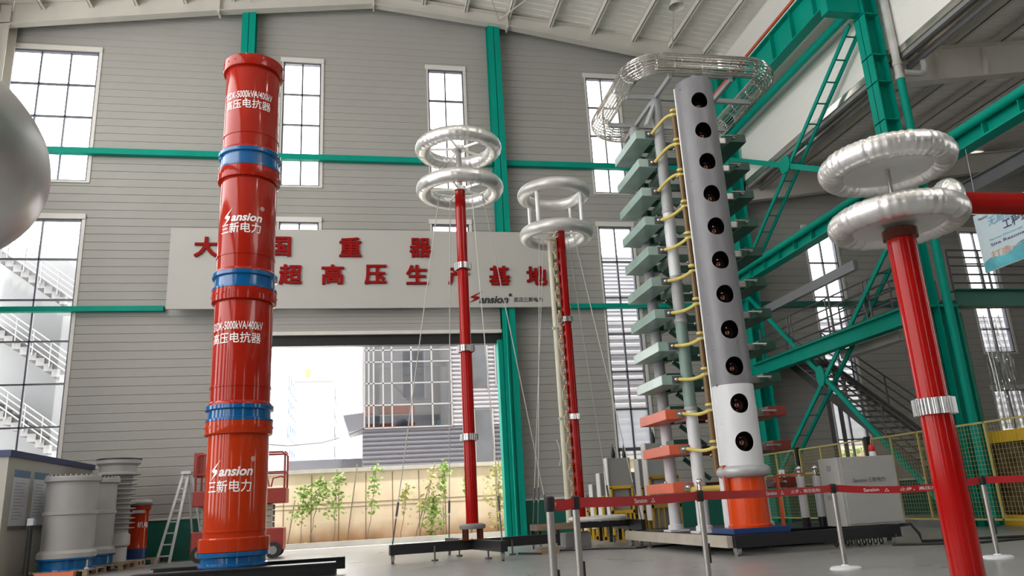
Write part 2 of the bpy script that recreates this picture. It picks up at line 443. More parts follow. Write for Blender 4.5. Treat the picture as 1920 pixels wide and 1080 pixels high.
ranges = [(XL, -11.43, []), (-11.43, -11.05, [(UP, UP1)]), (-11.05, -8.76, [(1.3, LO1), (UP, UP1)]), (-8.76, DOOR[0], []),
          (DOOR[0], -2.77, [(0, DOOR[2])]), (-2.77, -1.49, [(0, DOOR[2]), (7.62, LO1), (UP, UP1)]), (-1.49, RIDGE, [(0, DOOR[2])]), (RIDGE, 2.28, [(0, DOOR[2])]),
          (2.28, 3.56, [(0, DOOR[2]), (7.62, LO1), (UP, UP1)]), (3.56, DOOR[1], [(0, DOOR[2])]), (DOOR[1], 8.22, []),
          (8.22, 9.45, [(LOZ, LO1), (UP, UP1)]), (9.45, XR, [])]
for x0, x1, holes in ranges:
    z = 1.17
    for h0, h1 in holes:
        if h0 > z: siding(WB, x0, x1, z, h0)
        z = h1
    siding(WB, x0, x1, z, 25, zt=lambda x: roof_z(x))
# aisle part of the same wall
AW = [(16.27, 17.5), (22.95, 24.3)]
for x0, x1, holes in ((XR, 16.27, []), (16.27, 17.5, [(LOZ, LO1)]), (17.5, 22.95, []), (22.95, 24.3, [(LOZ, 4.2), (5.6, LO1)]), (24.3, XA, [])):
    z = 1.17
    for h0, h1 in holes: siding(WB, x0, x1, z, h0); z = h1
    siding(WB, x0, x1, z, 25, zt=lambda x: aisle_z(x))
struct(WB.build('wall_back', 'siding', smooth=False))
wins.append((16.27, 17.5, LOZ, LO1, [16.88], [2.62, 3.93, 5.21, 6.52, 7.82, 9.14]))
wins.append((22.95, 24.3, 5.6, LO1, [23.6], [6.52, 7.82, 9.14])); wins.append((22.95, 24.3, LOZ+0.01, 4.2, [23.6], [2.62]))
# green dado
for i, (x0, x1) in enumerate(((XL, DOOR[0]), (DOOR[1], 13.2), (13.7, XA))):
    b = MB().box(x0, x1, YW-0.02, YW+0.1, 0, 1.14); b.cur = 1; b.box(x0, x1, YW-0.05, YW+0.06, 1.14, 1.2)
    struct(b.build('baseboard_back', ['green_dado', 'window_trim'], smooth=False))
# windows
for i, (x0, x1, z0, z1, cols, rows) in enumerate(wins):
    t = thing('window_%d' % (i+1), None, None, ((x0+x1)/2, YW+0.05, z0)); struct(t)
    b = MB(); e = 0.045
    b.box(x0, x0+e, YW, YW+0.16, z0, z1); b.box(x1-e, x1, YW, YW+0.16, z0, z1)
    b.box(x0, x1, YW, YW+0.16, z0, z0+e); b.box(x0, x1, YW, YW+0.16, z1-e, z1)
    for c in cols: b.box(c-0.025, c+0.025, YW+0.03, YW+0.12, z0, z1)
    for r in rows: b.box(x0, x1, YW+0.03, YW+0.12, r-0.025, r+0.025)
    if z0 == LOZ and x0 < 10:                      # opening sash near the floor
        b.box(x0-0.02, cols[0]+0.05, YW-0.02, YW+0.1, 1.27, 1.36)
        b.box(x0-0.02, x0+0.07, YW-0.02, YW+0.1, 1.3, 2.62); b.box(x0, x1, YW-0.02, YW+0.1, 2.55, 2.66)
    b.build('window_frame', 'window_frame', t, smooth=False)
    b = MB(); w = 0.1
    b.box(x0-w, x1+w, YW-0.06, YW+0.04, z1, z1+0.17); b.box(x1, x1+w, YW-0.03, YW+0.04, z0, z1)
    b.box(x0-0.05, x0, YW-0.03, YW+0.04, z0, z1); b.box(x0-0.05, x1+w, YW-0.04, YW+0.04, z0-0.06, z0)
    b.build('window_surround', 'window_trim', t, smooth=False)
    gx = [x0] + list(cols) + [x1]
    frosty = z0 == LOZ
    if frosty:
        MB().box(x0, x1, YW+0.07, YW+0.08, z0, rows[0]).build('pane', 'pane', t, smooth=False)
        MB().box(x0, x1, YW+0.07, YW+0.08, rows[0], rows[1]).build('frosted_pane', 'frosted', t, smooth=False)
        MB().box(x0, x1, YW+0.07, YW+0.08, rows[1], z1).build('pane', 'pane', t, smooth=False)
    else:
        MB().box(x0, x1, YW+0.07, YW+0.08, z0, z1).build('pane', 'pane', t, smooth=False)
# side walls (mostly beyond the frame): left wall and the wall behind the camera, with tall windows
def strip_wall(name, axis, c, a0, a1, zt, holes, th=0.15, m='siding'):
    b = MB()
    def bx(p, q, z0, z1):
        if z1-z0 < 1e-3 or q-p < 1e-3: return
        if axis == 'X': b.box(c-th, c, p, q, z0, z1)
        else: b.box(p, q, c-th, c, z0, z1)
    a = a0
    for p, q, zz in holes:
        bx(a, p, 0, zt); z = 0
        for h0, h1 in zz: bx(p, q, z, h0); z = h1
        bx(p, q, z, zt); a = q
    bx(a, a1, 0, zt)
    struct(b.build(name, m, smooth=False))
LH = []
for y in (-5.2, -1.8, 1.6, 5.0, 8.4, 11.8, 15.2): LH += [(y, y+1.7, [(1.5, 10.4), (11.7, 16.6)])] + ([(y+1.78, y+3.3, [(8.0, 10.4), (11.7, 16.6)])] if 0 < y < 14 else [])
LH += [(y, y+2.4, [(11.7, 16.8)]) for y in (17.0, 19.6)]
strip_wall('wall_left', 'X', XL, -16, YW+0.2, roof_z(XL)-0.02, LH)
RH = [(x, x+1.25, [(2.0, 10.4)]) for x in (-10.5, 8.2)]
strip_wall('wall_front', 'Y', -15.85, XL, XA, 19.3, RH, m='dark_grey')
strip_wall('wall_right', 'X', XA+0.15, -16, YW+0.2, 14.2, [(y, y+1.6, [(3.0, 9.5)]) for y in (-3, 6)])
for (y0, y1, zz) in LH:
    for z0, z1 in zz: portal(XL-0.1, (y0+y1)/2, (z0+z1)/2, y1-y0, z1-z0, PI/2, -PI/2)
for (x0, x1, zz) in RH:
    for z0, z1 in zz: portal((x0+x1)/2, -15.9, (z0+z1)/2, x1-x0, z1-z0, -PI/2, 0)
for (x0, x1, z0, z1, c, r) in wins: portal((x0+x1)/2, YW+0.25, (z0+z1)/2, x1-x0, z1-z0, PI/2, 0)
portal((DOOR[0]+DOOR[1])/2, YW+0.25, 3.15, DOOR[1]-DOOR[0], 6.3, PI/2, 0)
# --- roofs
b = MB()
def roof_sheet(b, x0, x1, zf, y0, y1, pitch=0.3, th=0.05):
    """sheet with ribs running down the slope (along x), seen from below"""
    ys = []; y = y0
    while y < y1: ys += [(y, 0), (y+pitch*0.72, 0), (y+pitch*0.79, 0.03), (y+pitch*0.93, 0.03)]; y += pitch
    ys.append((y1, 0))
    vs = []
    for yy, d in ys: vs += [(x0, yy, zf(x0)+d), (x1, yy, zf(x1)+d)]
    b.add(vs, [(2*i, 2*i+1, 2*i+3, 2*i+2) for i in range(len(ys)-1)])
roof_sheet(b, XL-0.2, RIDGE, roof_z, -16, YW+0.2); roof_sheet(b, RIDGE, XR+0.4, roof_z, -16, YW+0.2)
struct(b.build('ceiling', 'siding_roof', smooth=False))
b = MB(); roof_sheet(b, XR+0.2, XA+0.2, aisle_z, -16, YW+0.2)
struct(b.build('ceiling_aisle', 'siding_roof', smooth=False))
for x in (-10.44, -9.0, -7.6, -6.05, -4.5, -3.0, -1.47, 0.0, 0.7, 2.13, 3.66, 5.25, 6.84, 8.45, 10.05, 11.5, 12.9):
    z = roof_z(x) - 0.02
    b = MB(); b.box(x-0.01, x+0.01, 2, YW, z-0.24, z); b.box(x-0.01, x+0.09, 2, YW, z-0.24, z-0.22); b.box(x-0.08, x+0.01, 2, YW, z-0.02, z)
    tag(struct(b.build('roof_beam', 'purlin_steel', smooth=False)), 'cream Z purlin running back under the main roof sheet', 'purlin', 'roof purlins')
for x in (14.6, 16.1, 17.6, 19.1, 20.6, 22.1, 23.6):
    z = aisle_z(x) - 0.02
    b = MB(); b.box(x-0.01, x+0.01, 2, YW, z-0.24, z); b.box(x-0.01, x+0.12, 2, YW, z-0.24, z-0.22); b.box(x-0.08, x+0.01, 2, YW, z-0.02, z)
    tag(struct(b.build('roof_beam', 'purlin_steel', smooth=False)), 'cream Z purlin under the lower side aisle roof', 'purlin', 'aisle purlins')
# tapered rafters at the back wall: (x, bottom, top)
def rafter(name, pts, y, plates, label, matn='cream_steel', bw=0.3):
    b = MB()
    for (x0, b0, t0), (x1, b1, t1) in zip(pts, pts[1:]):
        b.add([(x0,y-0.01,b0),(x1,y-0.01,b1),(x1,y+0.01,b1),(x0,y+0.01,b0),(x0,y-0.01,t0),(x1,y-0.01,t1),(x1,y+0.01,t1),(x0,y+0.01,t0)],
              [(0,3,2,1),(4,5,6,7),(0,1,5,4),(1,2,6,5),(2,3,7,6),(3,0,4,7)])
        for za, zb in ((b0, b1), (t0, t1)):
            b.add([(x0,y-bw/2,za-.015),(x1,y-bw/2,zb-.015),(x1,y+bw/2,zb-.015),(x0,y+bw/2,za-.015),(x0,y-bw/2,za+.015),(x1,y-bw/2,zb+.015),(x1,y+bw/2,zb+.015),(x0,y+bw/2,za+.015)],
              [(0,3,2,1),(4,5,6,7),(0,1,5,4),(1,2,6,5),(2,3,7,6),(3,0,4,7)])
    for x, z0, z1 in plates:
        b.box(x-0.03, x+0.03, y-0.17, y+0.17, z0-0.12, z1+0.06)
    return tag(struct(b.build(name, matn, smooth=False)), label, 'rafter')
RY = 24.45
rafter('roof_beam', [(-11.75, 16.9, 17.75), (-4.9, 17.93, 18.62), (RIDGE, 18.6, 19.08)], RY, [(-4.9, 17.93, 18.62)], 'deep cream tapered rafter rising from the left along the back wall')
rafter('roof_beam', [(RIDGE, 18.6, 19.08), (5.2, 18.05, 18.5), (13.2, 16.75, 17.75)], RY, [(RIDGE, 18.6, 19.0), (5.2, 18.05, 18.5)], 'deep cream tapered rafter falling right from the ridge')
rafter('roof_beam', [(XR+0.1, 11.3, 12.3), (27.9, 13.3, 14.0)], 24.45, [], 'greyish rafter of the side aisle against the back wall')
rf = rafter('roof_beam', [(XR, 11.25, 12.25), (27.9, 13.2, 14.0)], 16.2, [], 'large rafter of the side aisle with stiffener plates beside the green column')
b = MB()
for i in range(8):
    x = 15.3 + i*1.5; z0 = 11.25+(x-XR)*0.138; z1 = z0+0.97
    b.add([(x-0.02,16.05,z0+.02),(x+0.02,16.05,z0+.02),(x+0.12,16.05,z1-.3),(x+0.08,16.05,z1-.3),(x-0.02,16.19,z0+.02),(x+0.02,16.19,z0+.02),(x+0.12,16.19,z1-.05),(x+0.08,16.19,z1-.05)],
          [(0,1,2,3),(4,7,6,5),(0,4,5,1),(2,6,7,3),(1,5,6,2),(0,3,7,4)])
ROOT0[rf] = ROOT0.get(rf)
b.build('stiffener', 'cream_steel', rf, smooth=False)
# roof bracing rods
for p, q, lab in (((4.9, 24.4, 18.3), (2.6, 18.6, 18.55), 'thin white brace rod reaching left from the green column head'), ((4.9, 24.4, 18.3), (8.3, 18.0, 17.9), 'thin white brace rod reaching right from the green column head'),
             ((-3.9, 24.4, 18.4), (-1.9, 18.2, 18.6), 'thin white brace rod at the head of the left green column'), ((9.7, 19.4, 17.7), (11.6, 24.4, 17.35), 'thin white brace rod beside the hanging lamp'),
             ((-11.2, 24.2, 17.3), (-9.7, 21.0, 17.6), 'thin white brace rod in the far left roof corner')):
    tag(MB().cyl(p, q, 0.022, 6).build('brace_rod', 'cream_steel'), lab, 'brace rod', 'roof brace rods')
# --- green columns on the back wall
def hcol(name, x0, x1, y0, y1, z0, z1, matn, label, web='X', extra=None):
    b = MB(); t = 0.03
    if web == 'X':       # flanges face -x/+x, web between them
        b.box(x0, x0+t, y0, y1, z0, z1); b.box(x1-t, x1, y0, y1, z0, z1); b.box(x0, x1, (y0+y1)/2-0.01, (y0+y1)/2+0.01, z0, z1)
    else:
        b.box(x0, x1, y0, y0+t, z0, z1); b.box(x0, x1, y1-t, y1, z0, z1); b.box((x0+x1)/2-0.01, (x0+x1)/2+0.01, y0, y1, z0, z1)
    if extra: extra(b)
    return tag(struct(b.build(name, matn, smooth=False)), label, 'column')
hcol('column', -4.15, -3.70, 24.5, 24.97, 0, 18.35, 'green', 'green steel column on the back wall behind the red reactor stack', 'Y', lambda b: b.box(-4.15, -3.7, 24.45, 24.97, 18.3, 18.36))
hcol('column', 4.48, 4.92, 24.5, 24.97, 0, 18.35, 'green', 'green steel column right of the open doorway, passing behind the white sign', 'Y', lambda b: (b.box(4.48, 4.92, 24.45, 24.97, 18.3, 18.36), b.cyl((4.6, 24.44, 0.1), (4.6, 24.44, 7.3), 0.03, 6)))
hcol('column', -11.95, -11.3, 24.3, 24.9, 0, 17.6, 'cream_steel', 'cream column in the far left corner by the tall window', 'Y')
hcol('column', 13.2, 13.7, 24.3, 24.9, 0, 16.9, 'green', 'green crane column at the right end of the main back wall', 'X')
# near crane column on the right
def near_extra(b):
    for z in (9.2, 10.1, 11.2, 12.0, 13.25): b.box(13.2, 13.65, 15.92, 16.38, z-0.015, z+0.015)
    b.box(12.2, 13.3, 16.0, 16.3, 13.3, 13.75)
    b.box(13.2, 14.15, 15.9, 16.4, 5.08, 5.14)
    b.box(14.12, 14.15, 15.93, 16.37, 0, 5.1); b.box(13.6, 14.14, 16.14, 16.16, 0, 5.1)
hcol('column', 13.2, 13.65, 15.93, 16.37, 0, 17.0, 'green', 'tall green crane column at right whose head carries the upper crane beam', 'X', near_extra)
tag(struct(MB().box(14.2, 14.62, 16.38, 16.7, 0, 5.05).build('column', 'green_pale')), 'pale green post under the cross beam behind the red post', 'column')
# wall rails
for z, h, lab, segs in ((12.74, 0.2, 'upper', ((-11.2, -4.16), (-3.69, 4.47), (4.93, 13.19))), (7.47, 0.16, 'lower', ((-11.2, -6.12), (6.45, 13.19)))):
    for i, (a, c) in enumerate(segs):
        pos = {0: 'left of the red reactor stack', 1: 'between the two green columns' if lab == 'upper' else 'right of the white sign', 2: 'right of the second green column'}[i]
        tag(MB().box(a, c, 24.78, 24.98, z-h/2, z+h/2).build('wall_rail', 'green', smooth=False), 'green horizontal rail along the back wall, %s run %s' % (lab, pos), 'rail', 'green wall rails')
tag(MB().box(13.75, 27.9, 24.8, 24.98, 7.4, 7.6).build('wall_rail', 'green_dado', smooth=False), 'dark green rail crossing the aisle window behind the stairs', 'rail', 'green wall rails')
# --- roller door
t = thing('door_1', None, None, (0.4, YW-0.2, DOOR[2])); struct(t)
b = MB()
for i in range(6): b.box(DOOR[0]-0.1, DOOR[1], YW-0.26+0.01*(i % 2), YW-0.2, 6.66+0.12*i, 6.66+0.12*i+0.115)
b.build('shutter_slats', 'siding', t, smooth=False)
MB().box(DOOR[0]-0.1, DOOR[1]+0.02, YW-0.3, YW-0.18, 6.55, 6.66).build('shutter_bottom_rail', 'window_trim', t, smooth=False)
MB().box(DOOR[0]-0.1, DOOR[1], YW-0.14, YW+0.12, 6.22, 6.55).build('door_head', 'black_steel', t, smooth=False)
MB().box(DOOR[1]-0.14, DOOR[1]+0.02, YW-0.35, YW+0.1, 0, 6.3).build('door_track', 'green', t, smooth=False)
MB().box(DOOR[0]-0.02, DOOR[0]+0.14, YW-0.35, YW+0.1, 0, 6.3).build('door_track', 'green', t, smooth=False)
MB().box(DOOR[0], 0.9, YW-0.24, YW-0.2, 7.02, 7.06).build('shutter_gap', 'dark_grey', t, smooth=False)
# --- the white sign with red characters
SX0, SX1, SZ0, SZ1, SY = -5.95, 6.27, 7.33, 9.96, 24.36
sg = thing('wall_sign', 'wide white board with two rows of raised red Chinese characters above the doorway', 'sign', (0.2, SY, SZ0))
MB().box(SX0, SX1, SY, SY+0.1, SZ0, SZ1).build('sign_board', 'sign_white', sg, smooth=False)
for i in range(12):
    b = MB(); x = SX0+0.4+i*1.06; b.box(x, x+0.05, SY+0.09, 24.97, SZ1-0.5, SZ1-0.4); b.build('bracket', 'mid_grey', sg, smooth=False) if i % 4 == 0 else None
def big(ch, x, z):
    b = MB(); k = 0
    for dx in (-0.022, 0, 0.022):
        for dz in (-0.016, 0.016):
            put_text(b, ch, (x+dx, SY-0.035-0.0006*k, z+dz), (1,0,0), (0,0,1), h=0.63, w=0.66, extrude=0.03); k += 1
    b.build('red_character', 'sign_red', sg, smooth=False)
for ch, x, z in (('大', -4.875, 9.33), ('国', -2.66, 9.36), ('重', -0.44, 9.36), ('器', 1.82, 9.36), ('超', -2.3, 8.43), ('高', -0.99, 8.43), ('压', 0.36, 8.43), ('生', 1.695, 8.43), ('产', 3.06, 8.42), ('基', 4.43, 8.41), ('地', 5.7, 8.4)):
    big(ch, x, z)
b = MB(); vs, fs = bolt_logo(); b.add([(3.36+v[0]*0.5, SY-0.02, 7.47+v[1]*0.42) for v in vs], fs); b.build('bolt_emblem', 'sign_red', sg, smooth=False)
b = MB(); put_text(b, 'ansion', (4.2, SY-0.02, 7.58), (1,0,0), (0,0,1), w=0.98, h=0.25, bold=0.03, shear=0.25); b.cyl((4.76, SY-0.03, 7.74), (4.76, SY, 7.74), 0.05, 12); b.build('dark_lettering', 'sign_dark', sg, smooth=False)
b = MB(); put_text(b, '武汉三新电力', (5.36, SY-0.02, 7.58), (1,0,0), (0,0,1), w=0.98, bold=0.012); b.build('dark_lettering', 'sign_dark', sg, smooth=False)
# --- crane runway beams
def runway(name, x, y0, y1, z0, z1, label, rail, ribs, railmat='green', w=0.34):
    t = thing(name, label, 'crane beam', (x, (y0+y1)/2, z0))
    MB().ibeam((x, y0, (z0+z1)/2), (x, y1, (z0+z1)/2), z1-z0, w, 0.02, 0.04).build('girder', 'green', t, smooth=False)
    b = MB()
    for y in ribs: b.box(x-w/2+0.02, x+w/2-0.02, y-0.012, y+0.012, z0+0.04, z1-0.04)
    b.build('stiffeners', 'green', t, smooth=False)
    rail(t)
    return t
def r1(t):
    MB().bar((12.5, 8, 14.98), (12.5, 24.9, 14.98), 0.05, 0.09).build('conductor_bar', 'pipe_red', t, smooth=False)
    MB().bar((12.66, 8, 14.93), (12.66, 24.9, 14.93), 0.08, 0.12).build('crane_rail', 'dark_grey', t, smooth=False)
runway('crane_runway_beam', 12.66, 8, 24.9, 13.85, 14.85, 'green crane runway girder under the main roof with a red conductor bar', r1, [9+1.15*i for i in range(14)])
def r2(t):
    MB().cyl((12.78, 6, 8.36), (12.78, 24.9, 8.36), 0.1, 14).build('edge_tube', 'green', t)
    MB().bar((12.95, 6, 8.5), (12.95, 24.9, 8.5), 0.08, 0.12).build('crane_rail', 'dark_grey', t, smooth=False)
    b = MB(); b.box(12.7, 13.2, 24.35, 24.75, 7.5, 7.95); b.build('corbel', 'green', t, smooth=False)
    b = MB(); b.box(12.7, 13.2, 16.0, 16.35, 7.5, 7.95); b.build('corbel', 'green', t, smooth=False)
runway('crane_runway_beam', 12.95, 6, 24.9, 7.95, 8.42, 'lower green crane beam with stiffener ribs crossing behind the right hand toroids', r2, [7+0.95*i for i in range(19)])
tag(MB().cyl((13.3, 16.4, 13.75), (13.3, 24.28, 13.75), 0.13, 16).build('tie_tube', 'green'), 'long green tube below the upper crane girder along the white panel', 'tie tube')
tag(MB().ibeam((20.0, 4, 10.45), (20.0, 24.6, 10.45), 0.5, 0.35).build('aisle_crane_beam', 'grey_beam', smooth=False), 'grey steel beam high in the side aisle above the banner', 'crane beam')
# upper side wall above the aisle roof (vertical white cladding) and valley gutter
def vside(mb, x, y0, y1, z0, zt, pitch=0.3):
    zs = []; z = z0
    while z < zt: zs += [(z, 0), (z+pitch*0.86, 0), (z+pitch*0.9, 0.006), (z+pitch*0.96, 0.006)]; z += pitch
    zs.append((zt, 0)); vs = []
    for z, d in zs: vs += [(x+d, y0, z), (x+d, y1, z)]
    mb.add(vs, [(2*i, 2*i+1, 2*i+3, 2*i+2) for i in range(len(zs)-1)])
b = MB(); vside(b, 13.85, 2, YW, 12.1, roof_z(13.85)+0.03); struct(b.build('wall_clerestory', 'siding_white', smooth=False))
b = MB(); b.box(13.86, 14.5, 2, YW, 11.98, 12.0); b.box(14.48, 14.5, 2, YW, 11.98, 12.3); b.box(13.84, 13.86, 2, YW, 11.9, 12.1)
tag(struct(b.build('trim_1', 'flashing', smooth=False)), 'bright metal valley gutter under the white side panel', 'gutter')
b = MB(); b.bar((13.95, 2, 11.86), (13.95, 24.9, 11.86), 0.12, 0.16); b.bar((14.45, 2, 11.82), (14.45, 24.9, 11.82), 0.1, 0.14)
for i in range(7): b.bar((13.95, 6+i*2.8, 11.9), (14.9, 6.2+i*2.8, 12.2), 0.06, 0.05)
tag(struct(b.build('trim_2', 'mid_grey', smooth=False)), 'dark support rails under the valley gutter', 'gutter rail')
# downpipe beside the near column
dp = thing('downpipe', 'green and white rain pipe running down beside the tall green column', 'pipe', (13.85, 15.75, 0))
MB().cyl((13.72, 15.72, 0.05), (13.72, 15.72, 11.2), 0.1, 14).build('pipe', 'green', dp)
MB().cyl((13.72, 15.72, 11.2), (13.72, 15.72, 16.8), 0.1, 14).build('upper_pipe', 'white_pipe', dp)
for z in (11.2, 11.6, 9.3, 9.1): MB().cyl((13.72, 15.72, z-0.06), (13.72, 15.72, z+0.06), 0.118, 14).build('collar', 'white_pipe', dp)
MB().tube([(13.86, 15.72, 11.35), (14.3, 15.72, 11.35), (14.46, 15.72, 11.4), (14.52, 15.72, 11.55), (14.52, 15.72, 12.0)], 0.085, 12).build('elbow', 'white_pipe', dp)
# --- braces : pairs of angles with battens
def lattice(label, p, q, n, x0=13.24, x1=13.62, skip=()):
    t = thing('lattice_brace', label, 'brace', ((p[0]+q[0])/2*0+x0, (p[0]+q[0])/2, min(p[1], q[1])), 'green lattice braces')
    for x in (x0, x1):
        MB().bar((x, p[0], p[1]), (x, q[0], q[1]), 0.05, 0.13, up=(0, 0, 1)).build('chord', 'green', t, smooth=False)
    b = MB()
    for i in range(n):
        s = (i+0.5)/n; y = p[0]+(q[0]-p[0])*s; z = p[1]+(q[1]-p[1])*s
        b.bar((x0, y, z), (x1, y, z), 0.035, 0.035)
    b.build('battens', 'green', t, smooth=False)
lattice('green ladder brace from the tall column head sloping down to the far corner', (16.6, 13.35), (24.3, 8.6), 13)
b = thing('lattice_brace', 'green strut crossing the upper ladder brace at a gusset plate', 'brace', (13.24, 20, 8.6), 'green lattice braces')
for x in (13.24,): MB().bar((x, 24.3, 12.9), (x, 16.4, 8.7), 0.05, 0.17).build('chord', 'green', b, smooth=False)
MB().prism([(-.28,-.12),(-.16,-.27),(.16,-.27),(.28,-.12),(.28,.12),(.16,.27),(-.16,.27),(-.28,.12)], (13.18, 20.7, 11.02), (13.22, 20.7, 11.02)).build('gusset_plate', 'green', b, smooth=False)
lattice('green ladder brace rising from the far corner floor to the tall column', (24.2, 1.3), (16.4, 7.2), 11)
b = thing('lattice_brace', 'green brace falling from the far corner to the foot of the tall column', 'brace', (13.24, 20, 0.3), 'green lattice braces')
for x in (13.24,): MB().bar((x, 24.4, 7.75), (x, 16.45, 0.35), 0.05, 0.14).build('chord', 'green', b, smooth=False)
MB().prism([(-.2,-.12),(-.1,-.3),(.1,-.3),(.2,-.12),(.2,.12),(.1,.3),(-.1,.3),(-.2,.12)], (13.18, 20.62, 4.2), (13.22, 20.62, 4.2)).build('gusset_plate', 'green', b, smooth=False)
# --- mezzanine beam, walkway, rail, stairs, lower room
tag(MB().ibeam((13.2, 16.35, 5.0), (13.2, 24.35, 5.0), 0.42, 0.3).build('walkway_beam', 'green', smooth=False), 'green beam carrying the raised walkway behind the crossed braces', 'beam')
b = MB(); b.box(13.2, 14.15, 16.42, 24.27, 5.22, 5.3)
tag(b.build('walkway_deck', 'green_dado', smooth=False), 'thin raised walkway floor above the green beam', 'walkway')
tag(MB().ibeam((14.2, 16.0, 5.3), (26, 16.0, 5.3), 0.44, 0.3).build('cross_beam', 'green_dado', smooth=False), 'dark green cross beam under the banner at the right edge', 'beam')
tag(MB().box(14.05, 14.35, 18.05, 20.75, 4.72, 4.97).build('air_duct', 'duct_white', smooth=False), 'white box section hanging under the walkway', 'duct')
def railing(name, label, pts, zs, posts, r=0.025, zf=None):
    t = thing(name, label, 'railing', pts[0])
    b = MB()
    for dz in zs: b.tube([(x, y, z+dz) for x, y, z in pts], r, 6)
    b.build('rails', 'rail_grey', t)
    for (x, y, z) in posts:
        MB().cyl((x, y, z), (x, y, z+max(zs)), r*1.2, 6).build('post', 'rail_grey', t)
railing('walkway_railing', 'grey metal railing along the raised walkway', [(13.4, 24.1, 5.3), (13.4, 16.6, 5.3)], (0.25, 0.55, 0.8, 1.1), [(13.4, y, 5.3) for y in (24.1, 22.3, 22.1, 20.1, 19.9, 18.3, 18.1, 16.7)])
railing('walkway_railing', 'grey barred railing above the dark green cross beam', [(14.2, 16.0, 5.5), (19, 16.0, 5.5)], (0.2, 0.42, 0.64, 0.86, 1.05), [(x, 16.0, 5.5) for x in (14.2, 15.1, 15.3, 16.6, 18.8)])
railing('walkway_railing', 'grey railing guarding the stair opening inside the walkway', [(14.15, 20.6, 5.3), (14.15, 18.2, 5.3), (15.6, 18.2, 5.3)], (0.3, 0.6, 0.9, 1.1), [(14.15, 20.6, 5.3), (14.15, 19.4, 5.3), (14.15, 18.2, 5.3), (15.6, 18.2, 5.3)])
st = thing('steel_stairs', 'dark steel staircase with open treads descending behind the yellow fence', 'stairs', (14.85, 20, 0))
S0, S1 = (23.9, 5.2), (16.6, 0.15)
for x in (14.2, 15.55):
    MB().bar((x, S0[0], S0[1]), (x, S1[0], S1[1]), 0.06, 0.26).build('stringer', 'rail_grey', st, smooth=False)
N = 26
for i in range(N):
    s = (i+0.5)/N; y = S0[0]+(S1[0]-S0[0])*s; z = S0[1]+(S1[1]-S0[1])*s
    MB().box(14.22, 15.53, y-0.13, y+0.13, z-0.02, z+0.02).build('tread', 'rail_grey', st, smooth=False)
for x in (14.2, 15.55):
    b = MB()
    for dz in (0.45, 0.75, 1.05): b.tube([(x, S0[0], S0[1]+dz), (x, S1[0], S1[1]+dz)], 0.024, 6)
    for i in range(6):
        s = i/5; y = S0[0]+(S1[0]-S0[0])*s; z = S0[1]+(S1[1]-S0[1])*s; b.cyl((x, y, z), (x, y, z+1.05), 0.028, 6)
    b.build('handrail', 'rail_grey', st)
b = MB(); b.box(14.2, 16, 23.9, 24.9, 5.2, 5.28); b.build('landing', 'rail_grey', st, smooth=False)
for x in (15.5, 15.9): MB().box(x-0.05, x+0.05, 23.95, 24.05, 0, 5.2).build('landing_leg', 'rail_grey', st, smooth=False)
tag(MB().prism([(-.07,-.14),(.07,-.14),(.07,.14),(-.07,.14)], (13.55, 24.7, 7.0), (13.55, 18.6, 7.0)).build('grey_beam', 'grey_beam', smooth=False), 'grey steel channel crossing the aisle window above the walkway railing', 'beam')
# plastic film hung from the cross beam
b = MB(); n = 40; vs = []; fs = []
for j in range(9):
    z = 5.06 - j*0.365; k = j/8
    for i in range(n):
        u = i/(n-1); x = 14.75 + 0.62*u + 0.12*k*u; y = 16.02 + 0.045*math.sin(i*1.9)*(0.3+k) + 0.03*math.sin(i*0.7+j*0.3)
        vs.append((x, y, z))
for j in range(8):
    for i in range(n-1): fs.append((j*n+i, j*n+i+1, (j+1)*n+i+1, (j+1)*n+i))
b.add(vs, fs)
tag(b.build('plastic_curtain', 'film'), 'clear plastic sheet hanging from the dark green cross beam at right', 'curtain')
# ================================================================== outside the doorway and windows
struct(MB().box(-60, 80, 25.4, 120, -0.32, -0.02).build('ground', 'asphalt', smooth=False))
struct(MB().box(-40, 60, 28.2, 28.5, -0.02, 0.16).build('kerb', 'concrete', smooth=False))
struct(MB().box(-40, 60, 28.5, 29.2, -0.02, 0.10).build('planting_bed_ground', 'soil', smooth=False))
bw = thing('boundary_wall', 'beige rendered boundary wall with a coping beyond the doorway', 'wall', (0, 29.3, 0)); bw['kind'] = 'structure'
b = MB(); b.box(-9, 60, 29.3, 29.5, -0.02, 2.5)
b.build('wall_panel', 'wall_beige', bw, smooth=False)
_nt = MATS['wall_beige'].node_tree; _b = _nt.nodes['Principled BSDF']      # rain-splashed soil stain along the wall foot
_tc = _nt.nodes.new('ShaderNodeTexCoord'); _sp = _nt.nodes.new('ShaderNodeSeparateXYZ'); _nt.links.new(_tc.outputs['Object'], _sp.inputs[0])
_n = _nt.nodes.new('ShaderNodeTexNoise'); _n.inputs['Scale'].default_value = 1.1; _nt.links.new(_tc.outputs['Object'], _n.inputs['Vector'])
_ma = _nt.nodes.new('ShaderNodeMath'); _ma.operation = 'MULTIPLY_ADD'; _ma.inputs[1].default_value = 0.9; _nt.links.new(_n.outputs['Fac'], _ma.inputs[0]); _nt.links.new(_sp.outputs['Z'], _ma.inputs[2])
_mr = _nt.nodes.new('ShaderNodeMapRange'); _mr.inputs['From Min'].default_value = 0.35; _mr.inputs['From Max'].default_value = 1.25; _nt.links.new(_ma.outputs[0], _mr.inputs['Value'])
_mx = _nt.nodes.new('ShaderNodeMix'); _mx.data_type = 'RGBA'; _src = _b.inputs['Base Color'].links[0].from_socket
_nt.links.new(_mr.outputs['Result'], _mx.inputs[0]); _mx.inputs[6].default_value = (0.42, 0.19, 0.06, 1); _nt.links.new(_src, _mx.inputs[7]); _nt.links.new(_mx.outputs[2], _b.inputs['Base Color'])
